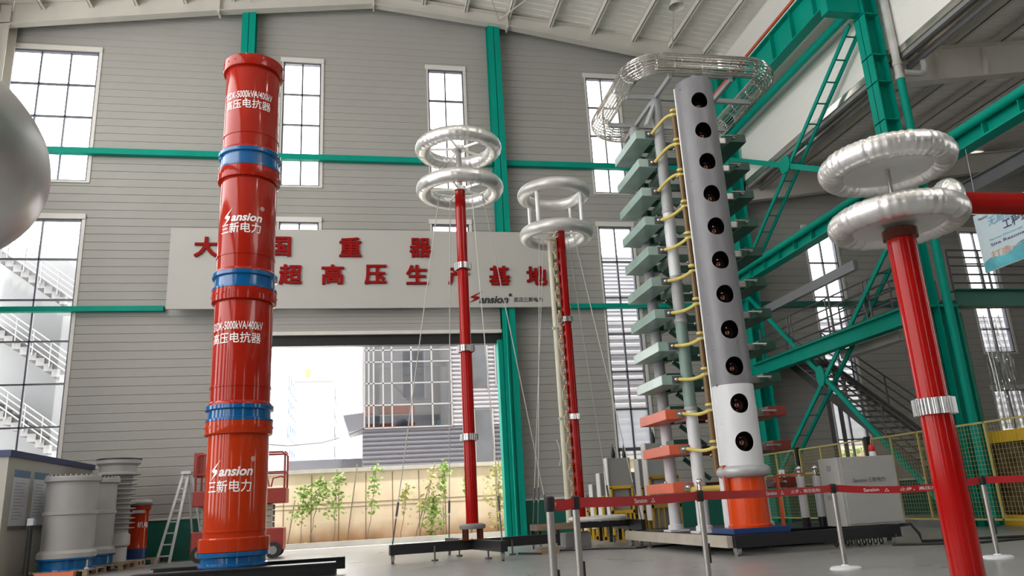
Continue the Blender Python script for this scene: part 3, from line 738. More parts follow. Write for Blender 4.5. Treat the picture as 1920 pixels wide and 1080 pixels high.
b = MB(); b.box(-9, 60, 29.22, 29.6, 2.5, 2.64); b.build('coping', 'concrete', bw, smooth=False)
b = MB(); x = -8.5
while x < 14: b.box(x-0.015, x+0.015, 29.285, 29.3, 0.1, 2.45); x += 0.95
b.box(-9, 14, 29.29, 29.3, 1.42, 1.44); b.box(-9, 14, 29.29, 29.3, 1.28, 1.295)
b.build('joint_lines', 'twig', bw, smooth=False)
def leaf_cloud(mb, pts, size, rnd):
    for p in pts:
        a = rnd.uniform(0, 6.28); e = rnd.uniform(-0.9, 0.6); d = Vector((math.cos(a)*math.cos(e), math.sin(a)*math.cos(e)*0.6, math.sin(e)))
        s = d.cross(Vector((rnd.uniform(-1,1), rnd.uniform(-1,1), rnd.uniform(-1,1))))
        if s.length < 1e-3: continue
        s.normalize(); L = size*rnd.uniform(0.6, 1.3); w = L*0.3; p = Vector(p)
        mb.add([p, p+d*L*0.45+s*w, p+d*L, p+d*L*0.45-s*w], [(0,1,2,3)])
def vine(x, h, lean, spread, n, label, matn='leaf', z0=0.1, dense_from=0.3, size=0.17):
    rnd = random.Random(int(x*100)+n)
    t = thing('climbing_plant', label, 'plant', (x, 28.75, z0), 'plants along the boundary wall')
    pts = []
    for i in range(9):
        s = i/8; pts.append((x+lean*s+rnd.uniform(-.03,.03), 28.75+0.05*s, z0+h*s))
    MB().tube(pts, 0.012, 5).build('stem', 'twig', t)
    lp = []
    for i in range(n):
        s = dense_from + (1-dense_from)*rnd.random()**0.8; c = Vector(pts[min(8, int(s*8))])
        k = 0.35 + 0.65*math.sin(PI*min(1, s*0.95))
        lp.append((c.x+rnd.gauss(0, spread*k), c.y+rnd.gauss(0, 0.06), c.z+rnd.gauss(0, 0.10)))
    b = MB(); leaf_cloud(b, lp, size, rnd); b.build('foliage', matn, t, smooth=False)
for a in ((-2.15, 2.0, 0.1, 0.22, 170, 'leafy climbing plant behind the scissor lift at the doorway', 'leaf', 0.1, 0.45),
          (-1.85, 2.3, 0.35, 0.2, 170, 'tall leafy plant with hanging shoots, second right of the scissor lift', 'leaf', 0.1, 0.5),
          (-1.05, 2.5, 0.1, 0.2, 130, 'slender plant with a leafy crown left of the bare stake', 'leaf', 0.1, 0.42),
          (0.1, 2.75, 0.35, 0.13, 110, 'thin climbing plant topping the wall beside the bare stake', 'leaf', 0.1, 0.4),
          (1.25, 1.9, 0.25, 0.1, 50, 'sparse dry shoot against the wall near the slanted stake', 'leaf_dry', 0.1, 0.5),
          (1.9, 2.5, 0.6, 0.28, 110, 'wispy pale plant tied to the slanted stake', 'leaf_dry', 0.1, 0.2),
          (2.35, 1.5, 0.1, 0.2, 190, 'low bushy plant left of the tall red rod', 'leaf', 0.1, 0.05),
          (2.75, 2.75, 0.1, 0.12, 80, 'upright shoot rising above the wall left of the tall red rod', 'leaf', 0.1, 0.6),
          (3.55, 2.15, 0.15, 0.14, 60, 'short shoot with a drooping tuft behind the guy rope', 'leaf', 0.1, 0.75),
          (4.75, 2.7, 0.1, 0.24, 240, 'dense pale green plant right of the tall red rod', 'leaf_dry', 0.1, 0.1),
          (5.5, 1.9, 0.1, 0.3, 200, 'bushy plant beside the green door column', 'leaf_dry', 0.1, 0.05),
          (10.5, 2.2, 0.1, 0.5, 260, 'leafy plant seen through the low window right of the grey tanks', 'leaf', 0.1, 0.05),
          (19.3, 2.6, 0.1, 0.5, 300, 'leafy plant seen through the aisle window behind the white cabinet', 'leaf', 0.1, 0.05)):
    vine(*a)
for p, q, lab in (((-0.6, 28.8, 0.1), (-0.25, 29.1, 2.75), 'pale bare stake leaning on the boundary wall'), ((1.75, 28.7, 0.1), (2.55, 29.1, 2.7), 'pale stake slanting right across the boundary wall'),
                  ((-2.6, 28.8, 0.1), (-2.4, 29.1, 1.6), 'short stake beside the scissor lift'), ((3.75, 28.9, 0.1), (3.8, 29.1, 2.85), 'pale stake rising above the wall by the middle guy rope')):
    tag(MB().cyl(p, q, 0.022, 6).build('garden_stake', 'wood'), lab, 'stake', 'garden stakes')
b = MB(); rnd = random.Random(3)
for i in range(420): x = rnd.uniform(-3, 6.5); leaf_cloud(b, [(x, rnd.uniform(28.55, 29.1), 0.1)], 0.14, rnd)
tag(b.build('ground_weeds', 'leaf_dry', smooth=False), 'low weeds growing along the kerb', 'weeds', kind='stuff')
# --- grey corrugated workshop with a glazed corner
YB = 36.0
gb = thing('workshop_building', 'grey corrugated workshop with a glazed corner seen through the doorway', 'building', (4, YB, 0))
def corr(mb, x0, x1, z0, z1, y, pitch=0.2, d=0.05):
    zs = []; z = z0
    while z < z1: zs += [(z, 0), (z+pitch*0.35, 0), (z+pitch*0.5, d), (z+pitch*0.85, d)]; z += pitch
    zs.append((z1, 0)); vs = []
    for z, e in zs: vs += [(x0, y+e, z), (x1, y+e, z)]
    mb.add(vs, [(2*i, 2*i+1, 2*i+3, 2*i+2) for i in range(len(zs)-1)])
GX0, GX1, GZ0 = 0.0, 4.0, 4.72
b = MB(); corr(b, GX0-0.08, 14, 0, GZ0, YB); b.build('dark_cladding', 'far_clad', gb, smooth=False)
b = MB(); corr(b, GX1+0.05, 14, GZ0, 13, YB); b.build('pale_cladding', 'far_clad_pale', gb, smooth=False)
b = MB(); b.box(GX0-0.1, 14, YB+0.1, YB+0.3, 0, GZ0-0.05); b.box(GX0-0.1, 14, YB+6, YB+6.2, 0, 13); b.box(13.8, 14, YB+.1, YB+6, 0, 13); b.box(GX1+.05, GX1+.2, YB+.1, YB+6, 4.6, 13)
b.build('inner_wall', 'interior_grey', gb, smooth=False)
MB().box(GX0, GX1, YB+0.02, YB+0.05, GZ0, 13).build('glazing', 'mesh_glass', gb, smooth=False)
b = MB()
for x in (GX0, 0.2, 0.42, 0.85, 1.25, 2.15, 3.1, GX1): b.box(x-0.035, x+0.035, YB-0.03, YB+0.08, GZ0, 13)
for z in (GZ0, 5.75, 6.75, 7.75, 8.3): b.box(GX0, GX1, YB-0.03, YB+0.08, z-0.03, z+0.03)
b.build('mullions', 'mullion_grey', gb, smooth=False)
b = MB(); b.box(0.1, 2.4, YB+1.6, YB+2, 5.55, 5.95); b.box(0.1, 2.4, YB+1.6, YB+2, 4.95, 5.1); b.build('orange_beam', 'far_orange', gb, smooth=False)
b = MB(); b.bar((1.2, YB+2.2, 7.2), (2.4, YB+2.2, 6.0), 0.12, 0.12); b.box(0.4, 4, YB+2.2, YB+2.4, 7.9, 8.2); b.bar((0.5, YB+2.2, 8.2), (1.6, YB+2.2, 8.7), .1, .1); b.box(0.45, 0.7, YB+1.2, YB+1.5, 4.7, 9); b.sphere((1.7, YB+1, 4.9), 0.35); b.build('inner_steelwork', 'far_clad_pale', gb)
for x, z0, z1 in ((5.35, 6.5, 9), (6.6, 6.6, 9), (5.5, 2.6, 5.4), (6.8, 2.5, 5.5)):
    b = MB(); b.box(x-0.45, x+0.35, YB-0.02, YB+0.03, z0, z1); b.build('window', 'far_glass', gb, smooth=False)
    b = MB(); b.box(x+0.35, x+0.43, YB-0.05, YB+0.05, z0-0.05, z1+0.05); b.box(x-0.5, x-0.45, YB-0.05, YB+0.05, z0-0.05, z1+0.05); b.build('window_frame', 'far_white', gb, smooth=False)
b = MB(); b.add([(-0.95,YB,5.35),(0.0,YB,5.45),(0.0,YB,4.75),(-0.7,YB,4.6),(-0.95,YB+3,5.35),(0.0,YB+3,5.45),(0.0,YB+3,4.75),(-0.7,YB+3,4.6)], [(0,1,2,3),(4,7,6,5),(0,4,5,1),(3,2,6,7),(0,3,7,4),(1,5,6,2)])
b.build('canopy', 'far_clad', gb, smooth=False)
b = MB(); b.box(-3.5, 0, YB+2, YB+4, 2.4, 3.55); tag(b.build('low_shed', 'far_clad', smooth=False), 'low grey shed roof beside the workshop', 'building')
tag(MB().tube([(-3.5, 25.35, 3.3), (-2.6, 28.3, 3.42), (-1.6, 31.3, 3.75), (-0.7, 34, 4.25), (0.05, 35.95, 4.75)], 0.014, 6).build('overhead_cable', 'cable_black'), 'black cable sagging across the sky to the workshop', 'cable')
# --- far apartment blocks
def block(label, x0, x1, y0, y1, h, wins, extra=None):
    t = thing('apartment_block', label, 'building', ((x0+x1)/2, y0, 0))
    MB().box(x0, x1, y0, y1, 0, h).build('walls', 'far_white', t, smooth=False)
    wins(t)
    if extra: extra(t)
def w1(t):
    for i in range(4):
        for j in range(6):
            y = 71+i*2.2; z = 1.5+j*2.1
            MB().box(-6.62, -6.55, y, y+1.1, z, z+1.25).build('window', 'far_blue', t, smooth=False)
            MB().box(-6.6, -6.2, y+1.3, y+1.75, z, z+0.5).build('air_conditioner', 'mid_grey', t, smooth=False)
block('white apartment block with blue windows right behind the scissor lift', -14, -6.6, 70, 80, 13.6, w1)
def w2(t):
    for j in range(6):
        for i in range(3):
            MB().box(-3.42, -3.3, 92.5+i*2.4, 93.6+i*2.4, 3+j*2.2, 4.3+j*2.2).build('window', 'far_glass', t, smooth=False)
            MB().box(-3.4, -2.95, 93.8+i*2.4, 94.5+i*2.4, 3+j*2.2, 3.6+j*2.2).build('air_conditioner', 'mid_grey', t, smooth=False)
def e2(t):
    b = MB(); b.box(-10.6, -3.2, 91.5, 92, 16.2, 16.5); b.build('parapet', 'concrete', t, smooth=False)
    b = MB(); b.box(-6.9, -6.3, 94, 94.6, 16.5, 18.0); b.box(-7.6, -5.5, 94, 94.6, 16.5, 16.9); b.build('roof_sign', 'far_orange', t, smooth=False)
block('distant white tower block with a red rooftop sign', -10.4, -3.4, 92, 100, 16.4, w2, e2)
# --- white stair block outside the left windows
sb = thing('stair_block', 'pale building with an outside staircase and white railings beyond the left window', 'building', (-12, 33, 0))
MB().box(-26, -9.4, 36.4, 44, 0, 13.5).build('wall', 'stair_white', sb, smooth=False)
for (z, d) in ((0.3, 1), (3.4, 1), (6.5, 1), (9.6, 1)):
    b = MB(); n = 13; xa, xb = -15.6, -11.4
    for i in range(n):
        x = xb-(xb-xa)*i/n if d > 0 else xa+(xb-xa)*i/n
        b.box(x-(xb-xa)/n, x, 34.6, 36.2, z+3.1*(i+1)/n-0.32, z+3.1*(i+1)/n)
    b.build('stair_flight', 'stair_concrete', sb, smooth=False)
    b = MB()
    for dz in (0.3, 0.55, 0.8, 1.05): b.tube([(xb, 34.55, z+dz), (xa, 34.55, z+3.1+dz)], 0.03, 6)
    for i in range(7): s = i/6; b.cyl((xb+(xa-xb)*s, 34.55, z+3.1*s), (xb+(xa-xb)*s, 34.55, z+3.1*s+1.05), 0.03, 6)
    b.build('stair_railing', 'far_white', sb)
    b = MB(); b.box(-11.4, -9.6, 34.5, 36.4, z-0.15, z)
    b.build('landing', 'stair_concrete', sb, smooth=False)
    b = MB()
    for dz in (0.3, 0.55, 0.8, 1.05): b.tube([(-11.4, 34.5, z+dz), (-9.6, 34.5, z+dz)], 0.03, 6)
    for x in (-11.4, -10.8, -10.2, -9.6): b.cyl((x, 34.5, z), (x, 34.5, z+1.05), 0.03, 6)
    b.build('landing_railing', 'far_white', sb)
    b = MB(); b.box(-10.9, -9.9, 36.34, 36.42, z+0.1, z+2.2); b.build('blue_door', 'far_blue', sb, smooth=False)
MB().box(-11.55, -11.35, 34.3, 34.5, 0, 13.5).build('stair_column', 'far_white', sb, smooth=False)
# --- pale corrugated building outside the right windows
pb = thing('pale_shed', 'pale ribbed metal shed beyond the right hand windows', 'building', (20, 33, 0))
b = MB(); corr(b, 9.6, 40, 2.6, 8.9, 33, 0.34, 0.06); b.build('ribbed_cladding', 'far_clad_pale', pb, smooth=False)
b = MB(); corr(b, 9.6, 40, 6.2, 7.2, 32.95, 0.34, 0.06); b.build('grey_band', 'far_clad_pale', pb, smooth=False)
MB().box(9.6, 40, 33.1, 33.3, 0, 8.9).build('back_wall', 'concrete', pb, smooth=False)
# ================================================================== red reactor stack
RC = (-2.135, 14.2)
def ang_cam(c, off): return math.atan2(-c[1], -c[0]) + math.radians(off)
def reactor(label, z0, z1, paint, writing, foot=None):
    """z0..z1 red shell with end flanges; foot=(z,z) blue ring below"""
    zb = foot[0] if foot else z0
    t = thing('reactor_drum', label, 'reactor', (RC[0], RC[1], zb), 'stacked red reactors')
    r, f = 0.505, 0.565
    big = z0 < 1
    zf = z0+0.22 if big else z0+0.05
    MB().lathe([(r, zf), (r, z0+0.30), (r+0.012, z0+0.305), (r+0.012, z0+0.335), (r, z0+0.34), (r, z1-0.22), (r-0.03, z1-0.10)], RC, 72).build('shell', paint, t)
    if big: MB().lathe([(f, z0), (f+0.008, z0+0.004), (f+0.008, z0+0.20), (f-0.01, z0+0.22), (r-0.01, z0+0.225)], RC, 72).build('bottom_flange', paint, t)
    else: MB().lathe([(f-0.025, z0), (f-0.025, z0+0.02), (r+0.01, z0+0.06), (r-0.01, z0+0.075)], RC, 72).build('bottom_flange', paint, t)
    b = MB(); b.lathe([(r-0.01, z1-0.235), (f-0.01, z1-0.22), (f-0.004, z1-0.2), (f-0.004, z1-0.004), (f-0.01, z1), (r-0.06, z1)], RC, 72)
    for k in range(20):
        g = 2*PI*k/20+0.1; x, y = RC[0]+(f-0.006)*math.cos(g), RC[1]+(f-0.006)*math.sin(g)
        b.cyl((x, y, z1-0.1), (x+0.012*math.cos(g), y+0.012*math.sin(g), z1-0.1), 0.016, 8)
    b.build('top_flange', paint, t)
    if foot:
        a, b_ = foot; h = b_-a
        b = MB(); b.lathe([(f, a), (f, a+0.005), (f, a+0.035), (f-0.04, a+0.05), (f-0.045, b_-0.09), (f, b_-0.075), (f+0.004, b_-0.07), (f+0.004, b_-0.004), (f-0.1, b_-0.002)], RC, 72)
        b.build('blue_ring', 'blue_gloss', t)
    writing(t)
    return t
def wr_model(za, zb, off):
    def f(t):
        b = MB(); v1 = text2d('SXDK-5000kVA/400kV', 0.008)
        wrap_text(b, [(fit(v1[0], w=0.98, h=0.145), v1[1])], RC, 0.511, ang_cam(RC, off), za); b.build('white_lettering', 'white_letter', t, smooth=False); b = MB()
        v2 = text2d('高压电抗器', 0.008); wrap_text(b, [(fit(v2[0], w=0.92, h=0.19), v2[1])], RC, 0.511, ang_cam(RC, off), zb)
        b.build('white_lettering', 'white_letter', t, smooth=False)
    return f
def wr_logo(za, zb, off):
    def f(t):
        b = MB(); A = ang_cam(RC, off)
        vs, fs = bolt_logo(); wrap_text(b, [([(-0.33+v[0]*0.2, -0.145+v[1]*0.34, 0) for v in vs], fs)], RC, 0.511, A, za)
        v = text2d('ansion', 0.03, 0.25); vv = [(x+0.12, y-0.005, z) for x, y, z in fit(v[0], w=0.56, h=0.15)]
        wrap_text(b, [(vv, v[1])], RC, 0.511, A, za)
        v = text2d('®'); vv = [(x+0.40, y+0.19, z) for x, y, z in fit(v[0], h=0.08)]; wrap_text(b, [(vv, v[1])], RC, 0.511, A, za)
        b.build('white_lettering', 'white_letter', t, smooth=False); b = MB(); v = text2d('三新电力', 0.01); wrap_text(b, [(fit(v[0], w=0.76, h=0.2), v[1])], RC, 0.511, A, zb)
        b.build('white_lettering', 'white_letter', t, smooth=False)
    return f
reactor('bottom reactor drum of the red stack, on a tall blue foot ring', 0.53, 2.64, 'drum_orange', wr_logo(1.80, 1.56, -16), (0.30, 0.53))  # warm cast of the doorway light is put into this drum's colour
reactor('red reactor drum second from the bottom, lettered with its rating', 2.91, 4.97, 'red_gloss', wr_model(4.27, 4.05, -16), (2.64, 2.91))
reactor('red reactor drum second from the top, carrying the bolt emblem', 5.28, 7.31, 'red_gloss', wr_logo(6.27, 6.07, -16), (4.97, 5.28))
reactor('topmost red reactor drum of the tall stack, reaching the upper windows', 7.66, 9.60, 'red_gloss', wr_model(8.75, 8.55, -12), (7.31, 7.66))
for y, x0, x1, lab in ((14.95, -3.55, -0.34, 'far black I-beam under the red reactor stack'), (13.35, -3.45, -0.45, 'near black I-beam under the red reactor stack')):
    t = thing('support_beam', lab, 'beam', ((x0+x1)/2, y, 0), 'beams under the reactor stack')
    MB().ibeam((x0, y, 0.2), (x1, y, 0.2), 0.2, 0.36, 0.02, 0.018).build('beam', 'black_steel', t, smooth=False)
    for x in (x0+0.3, x1-0.35): MB().box(x-0.2, x+0.2, y-0.14, y+0.14, 0, 0.1).build('foot_block', 'black_steel', t, smooth=False)
# ================================================================== corona toroids and dividers
def clamp_ring(c, z, r, h, t, matn='chrome', name='clamp_ring', n=24):
    b = MB(); b.lathe([(r, z-h/2), (r*1.16, z-h/2+0.01), (r*1.16, z+h/2-0.01), (r, z+h/2)], c, 32, cap=False)
    for k in range(n):
        a = 2*PI*k/n; b.box(0, 0, 0, 0, 0, 0) if False else b.cyl((c[0]+r*1.17*math.cos(a), c[1]+r*1.17*math.sin(a), z-h/2+.01), (c[0]+r*1.17*math.cos(a), c[1]+r*1.17*math.sin(a), z+h/2-.01), 0.012, 5)
    return b.build(name, matn, t)
def caster(t, x, y, z, name='caster', s=1.0, ang=0.6):
    b = MB(); b.box(x-0.05*s, x+0.05*s, y-0.06*s, y+0.06*s, z-0.02*s, z)
    b.box(x-0.04*s, x-0.03*s, y-0.04*s, y+0.08*s, z*0.4, z); b.box(x+0.03*s, x+0.04*s, y-0.04*s, y+0.08*s, z*0.4, z)
    o = b.build(name, 'steel_brushed', t, smooth=False)
    r = min(0.1*s, z*0.5)
    MB().cyl((x-0.028*s, y+0.03, r), (x+0.028*s, y+0.03, r), r, 18).build('wheel', 'mid_grey', o)
    return o
def jack(t, x, y, z):
    b = MB(); b.cyl((x, y, 0.03), (x, y, z), 0.018, 8); b.cyl((x, y, 0), (x, y, 0.03), 0.07, 12); b.build('levelling_jack', 'dark_grey', t)
def guy(t, p, q, r=0.011, buckle=True):
    p = Vector(p); q = Vector(q); o = MB().cyl(p, q, r, 6).build('guy_rope', 'rope', t)
    if buckle:
        d = (p-q).normalized(); a = q + d*0.55; MB().cyl(a, a+d*0.28, 0.025, 8).build('turnbuckle', 'dark_grey', o)
        MB().cyl(q, q+d*0.5, 0.014, 6).build('chain', 'dark_grey', o)
D1 = (2.255, 17.1)
t = thing('capacitive_divider', 'tall slim red rod crowned by two crinkled silver toroids in front of the doorway', 'divider', (D1[0], D1[1], 0))
for p, q, nm in (((0.5, 16.75, 0.27), (4.15, 17.45, 0.27), 'base_arm'), ((2.62, 15.35, 0.27), (1.9, 18.85, 0.27), 'base_arm')):
    MB().bar(p, q, 0.14, 0.2).build(nm, 'black_steel', t, smooth=False)
for x, y in ((0.56, 16.76), (4.05, 17.43), (2.6, 15.45), (1.92, 18.75)): caster(t, x, y, 0.19)
for x, y in ((1.42, 16.85), (3.1, 17.15), (2.05, 17.9), (2.45, 16.3)): jack(t, x, y, 0.3)
b = MB(); b.lathe([(0.3, 0.36), (0.3, 0.38)], D1, 24)
for k in range(4):
    a = PI/4+PI/2*k; b.cyl((D1[0]+0.22*math.cos(a), D1[1]+0.22*math.sin(a), 0.36), (D1[0]+0.22*math.cos(a), D1[1]+0.22*math.sin(a), 0.6), 0.05, 10)
b.build('stand_legs', 'copper_brown', t)
MB().lathe([(0.27, 0.58), (0.28, 0.6), (0.28, 0.66), (0.2, 0.69)], D1, 32).build('foot_flange', 'mid_grey', t)
for z0, z1 in ((0.66, 2.5), (2.5, 4.47), (4.47, 6.42), (6.42, 8.33)):
    MB().cyl((*D1, z0), (*D1, z1), 0.132 if z0 < 4 else 0.125, 32).build('red_rod', 'red_post', t)
for z in (2.5, 4.47, 6.42): clamp_ring(D1, z, 0.165, 0.16, t)
MB().cyl((*D1, 8.3), (*D1, 9.5), 0.07, 16).build('stem', 'ring_grey', t)
def toroid(t, c, R, r, z, seed, wr=0.045, name='toroid', spokes=5, m='aluminium', disc=False):
    MB().torus((c[0], c[1], z), R, r, 160, 28, wr, seed).build(name, m, t)
    b = MB(); b.lathe([(0.16, z-0.05), (0.17, z-0.04), (0.17, z+0.04), (0.16, z+0.05)], c, 24)
    for k in range(spokes):
        a = 2*PI*k/spokes+0.5; b.bar((c[0]+0.14*math.cos(a), c[1]+0.14*math.sin(a), z), (c[0]+(R-r*0.8)*math.cos(a), c[1]+(R-r*0.8)*math.sin(a), z), 0.03, 0.05)
    b.build('spokes', 'aluminium_smooth', t)
toroid(t, D1, 0.87, 0.175, 9.42, 4); toroid(t, D1, 0.87, 0.175, 8.36, 9)
for ang, q in ((2.6, (0.56, 16.76, 0.38)), (1.9, (1.92, 18.75, 0.38)), (-1.2, (2.6, 15.45, 0.38)), (0.1, (4.05, 17.43, 0.38))):
    guy(t, (D1[0]+0.55*math.cos(ang), D1[1]+0.55*math.sin(ang), 8.3), q)
D2 = (5.03, 18.5)
t = thing('resistive_divider', 'red rod with a cream pole and resistor string beneath two linked smooth rings', 'divider', (D2[0], D2[1], 0))
b = MB(); b.box(3.85, 6.15, 18.05, 18.15, 0.42, 0.56); b.box(3.85, 6.15, 18.85, 18.95, 0.42, 0.56); b.box(3.85, 3.95, 18.05, 18.95, 0.42, 0.56); b.box(6.05, 6.15, 17.2, 19.6, 0.34, 0.56); b.box(4.7, 5.3, 18.1, 18.9, 0.5, 0.56)
b.build('base_frame', 'black_steel', t, smooth=False)
MB().bar((3.82, 18.0, 0.5), (4.7, 18.0, 0.5), 0.05, 0.14).build('end_board', 'wood', t, smooth=False)
for x in (3.92, 4.35, 5.6, 6.08):
    for yy in (18.1, 18.9): MB().bar((x, yy, 0.42), (x, yy, 0.08), 0.07, 0.07, up=(0, 1, 0)).build('frame_leg', 'black_steel', t, smooth=False)
for x, y in ((3.92, 18.1), (6.08, 17.4), (6.08, 19.4), (3.92, 18.9)): caster(t, x, y, 0.17, s=0.9)
for z0, z1 in ((0.56, 3.02), (3.02, 5.46), (5.46, 7.95)): MB().cyl((*D2, z0), (*D2, z1), 0.122, 32).build('red_rod', 'red_post', t)
for z in (3.02, 5.46): clamp_ring(D2, z, 0.145, 0.15, t)
P2 = (D2[0]-0.30, D2[1]-0.02)
MB().cyl((*P2, 0.56), (*P2, 7.75), 0.065, 16).build('cream_pole', 'cream_tube', t)
S2 = (D2[0]-0.175, D2[1]-0.08)
for i in range(22):
    z = 0.75 + i*0.315
    o = MB().cyl((*S2, z), (*S2, z+0.16), 0.05, 14).build('resistor_unit', 'resistor_tan', t)
    b = MB(); b.lathe([(0.03, z+0.16), (0.06, z+0.17), (0.06, z+0.20), (0.03, z+0.22)], S2, 14); b.build('terminal', 'copper', o)
b = MB()
for i in range(11):
    z = 0.8+i*0.63; b.tube([(S2[0], S2[1]-0.05, z), (S2[0]-0.09, S2[1]-0.06, z+0.12), (S2[0]-0.10, S2[1]-0.06, z+0.3), (S2[0]-0.02, S2[1]-0.05, z+0.42)], 0.012, 6)
b.build('bypass_wire', 'cream_tube', t)
for z in (7.6, 5.25, 3.0): MB().bar((P2[0]-0.1, P2[1]-0.06, z-0.02), (D2[0], D2[1]-0.06, z+0.1), 0.05, 0.05).build('pole_clip', 'cream_tube', t, smooth=False)
for z in (7.75, 8.87): MB().torus((D2[0]-0.1, D2[1], z), 0.80, 0.165, 120, 24).build('smooth_ring', 'aluminium_smooth', t)
for k in range(4):
    a = 0.75+PI/2*k; x, y = D2[0]-0.1+0.8*math.cos(a), D2[1]+0.8*math.sin(a); MB().cyl((x, y, 7.85), (x, y, 8.8), 0.055, 14).build('ring_strut', 'aluminium_smooth', t)
b = MB(); b.bar((D2[0]-0.85, D2[1], 7.8), (D2[0]+0.65, D2[1], 7.8), 0.05, 0.05); b.bar((D2[0]-0.1, D2[1]-0.75, 7.8), (D2[0]-0.1, D2[1]+0.75, 7.8), 0.05, 0.05); b.build('cross_arm', 'aluminium_smooth', t, smooth=False)
for ang, q in ((2.9, (3.9, 18.1, 0.56)), (2.2, (3.95, 18.9, 0.56)), (-0.3, (6.1, 17.3, 0.56)), (0.6, (6.1, 19.5, 0.56))):
    guy(t, (D2[0]-0.1+0.45*math.cos(ang), D2[1]+0.45*math.sin(ang), 7.7), q)
MB().tube([(4.45, 18.05, 2.45), (4.5, 18.02, 2.3), (4.52, 18.02, 2.0), (4.47, 18.03, 1.85)], 0.014, 6).build('loose_rope_end', 'rope', t)
# plastic wrapped parts and a box on that cart
tag(MB().torus((5.35, 18.2, 0.62), 0.6, 0.075, 60, 10, 0.15, 3, 0.8).build('wrapped_ring', 'plastic_white'), 'white wrapped ring lying on the low cart under the twin ring divider', 'ring')
tag(MB().box(4.55, 5.15, 18.2, 18.75, 0.0, 0.33).build('storage_box', 'mid_grey', bevel=0.02, smooth=False), 'grey box on the floor under the low cart', 'box')
# ------------------------------------------------------------------ big toroid post at the right, close to the camera
PC = (5.29, 6.5)
t = thing('toroid_post', 'thick red post in the right foreground topped by two large crinkled toroids', 'post', (PC[0], PC[1], 0))
MB().lathe([(0.45, 0), (0.45, 0.03), (0.2, 0.05), (0.2, 0.08)], PC, 40).build('foot_plate', 'black_steel', t)
MB().cyl((*PC, 0.06), (*PC, 1.69), 0.142, 40).build('red_tube', 'red_post', t)
MB().cyl((*PC, 1.69), (*PC, 3.42), 0.136, 40).build('red_tube', 'red_post', t)
clamp_ring(PC, 1.69, 0.152, 0.17, t, n=36)
MB().lathe([(0.15, 3.36), (0.165, 3.37), (0.165, 3.46), (0.15, 3.47)], PC, 32).build('collar', 'copper_brown', t)
MB().cyl((*PC, 3.45), (*PC, 4.25), 0.022, 12).build('stem', 'steel_brushed', t)
for z, s in ((3.56, 21), (4.17, 33)):
    MB().torus((PC[0], PC[1], z), 0.535, 0.125, 180, 28, 0.045, s).build('toroid', 'aluminium', t)
    MB().lathe([(0.02, z-0.05), (0.45, z-0.065), (0.45, z-0.05), (0.02, z-0.035)], PC, 60).build('tray_disc', 'aluminium_smooth', t)
MB().cyl((PC[0]-0.12, PC[1], 3.72), (PC[0], PC[1], 3.73), 0.012, 8).build('wing_screw', 'steel_brushed', t)
# horizontal bushing behind it
t = thing('bushing_arm', 'horizontal red tube with a crinkled silver ring entering from the right edge', 'bushing', (11.5, 10, 0))
MB().cyl((9.3, 10, 5.27), (13.0, 10, 5.29), 0.18, 32).build('red_tube', 'red_post', t)
MB().torus((9.12, 10, 5.33), 0.2, 0.13, 64, 20, 0.05, 5, axis='X').build('end_ring', 'aluminium', t)
MB().sphere((9.12, 10, 5.33), 0.2).build('end_cap', 'aluminium', t)
MB().bar((12.6, 10, 0), (12.6, 10, 5.15), 0.2, 0.2, up=(0, 1, 0)).build('stand', 'black_steel', t, smooth=False)
MB().box(12.1, 13.1, 9.5, 10.5, 0, 0.06).build('stand_foot', 'black_steel', t, smooth=False)
# big blurred toroid at the left edge
t = thing('toroid_post', 'huge silver toroid cropped by the left edge, very close to the camera', 'post', (-2.46, 3.1, 0))
LC = (-2.46, 3.1); LCR = 0.28; LCZ = 2.5
MB().torus((LC[0], LC[1], LCZ), 0.88, LCR, 160, 48, 0.006, 12).build('toroid', 'aluminium_shaded', t)
MB().cyl((*LC, 0.05), (*LC, 2.5), 0.12, 24).build('red_tube', 'red_post', t)
MB().lathe([(0.4, 0), (0.4, 0.05), (0.15, 0.07)], LC, 32).build('foot_plate', 'black_steel', t)
b = MB()
for k in range(4): a = PI/2*k+.3; b.bar((*LC, 2.45), (LC[0]+0.5*math.cos(a), LC[1]+0.5*math.sin(a), 2.45), 0.04, 0.05)
b.build('spokes', 'aluminium_smooth', t)
# ================================================================== impulse generator
G = thing('impulse_generator', 'tall wheeled generator with stacked green trays, a holed grey column and wire cage on top', 'generator', (7.2, 14.9, 0))
b = MB()
b.bar((6.05, 12.7, 0.23), (9.25, 12.85, 0.23), 0.12, 0.2); b.bar((9.2, 12.8, 0.23), (9.2, 17.6, 0.23), 0.12, 0.2); b.bar((6.0, 17.6, 0.23), (9.2, 17.6, 0.23), 0.12, 0.2)
b.bar((6.1, 15.2, 0.25), (9.2, 15.2, 0.25), 0.1, 0.16); b.box(6.05, 9.2, 13.8, 17.3, 0.30, 0.33)
b.build('base_frame', 'black_steel', G, smooth=False)
MB().bar((5.99, 12.72, 0.23), (5.85, 17.65, 0.23), 0.1, 0.19).build('side_channel', 'channel_cream', G, smooth=False)
for x, y in ((6.12, 12.72), (9.1, 12.85), (5.9, 17.5), (9.1, 17.5)): caster(G, x, y, 0.17, s=1.1)
for x, y in ((5.95, 13.5), (5.9, 16.35), (8.4, 12.9)): jack(G, x, y, 0.22)
GC = (6.735, 13.4); GR = 0.38
MB().box(6.2, 7.25, 12.95, 13.85, 0.33, 0.42).build('blue_plate', 'blue_paint', G, smooth=False)
MB().lathe([(GR-0.005, 0.42), (GR, 0.46), (GR-0.03, 0.48), (GR-0.03, 1.32)], GC, 56).build('orange_base_drum', 'orange_gloss', G)
MB().torus((GC[0], GC[1], 1.38), 0.37, 0.105, 80, 20, zs=1.0).build('shield_ring', 'ring_grey', G)
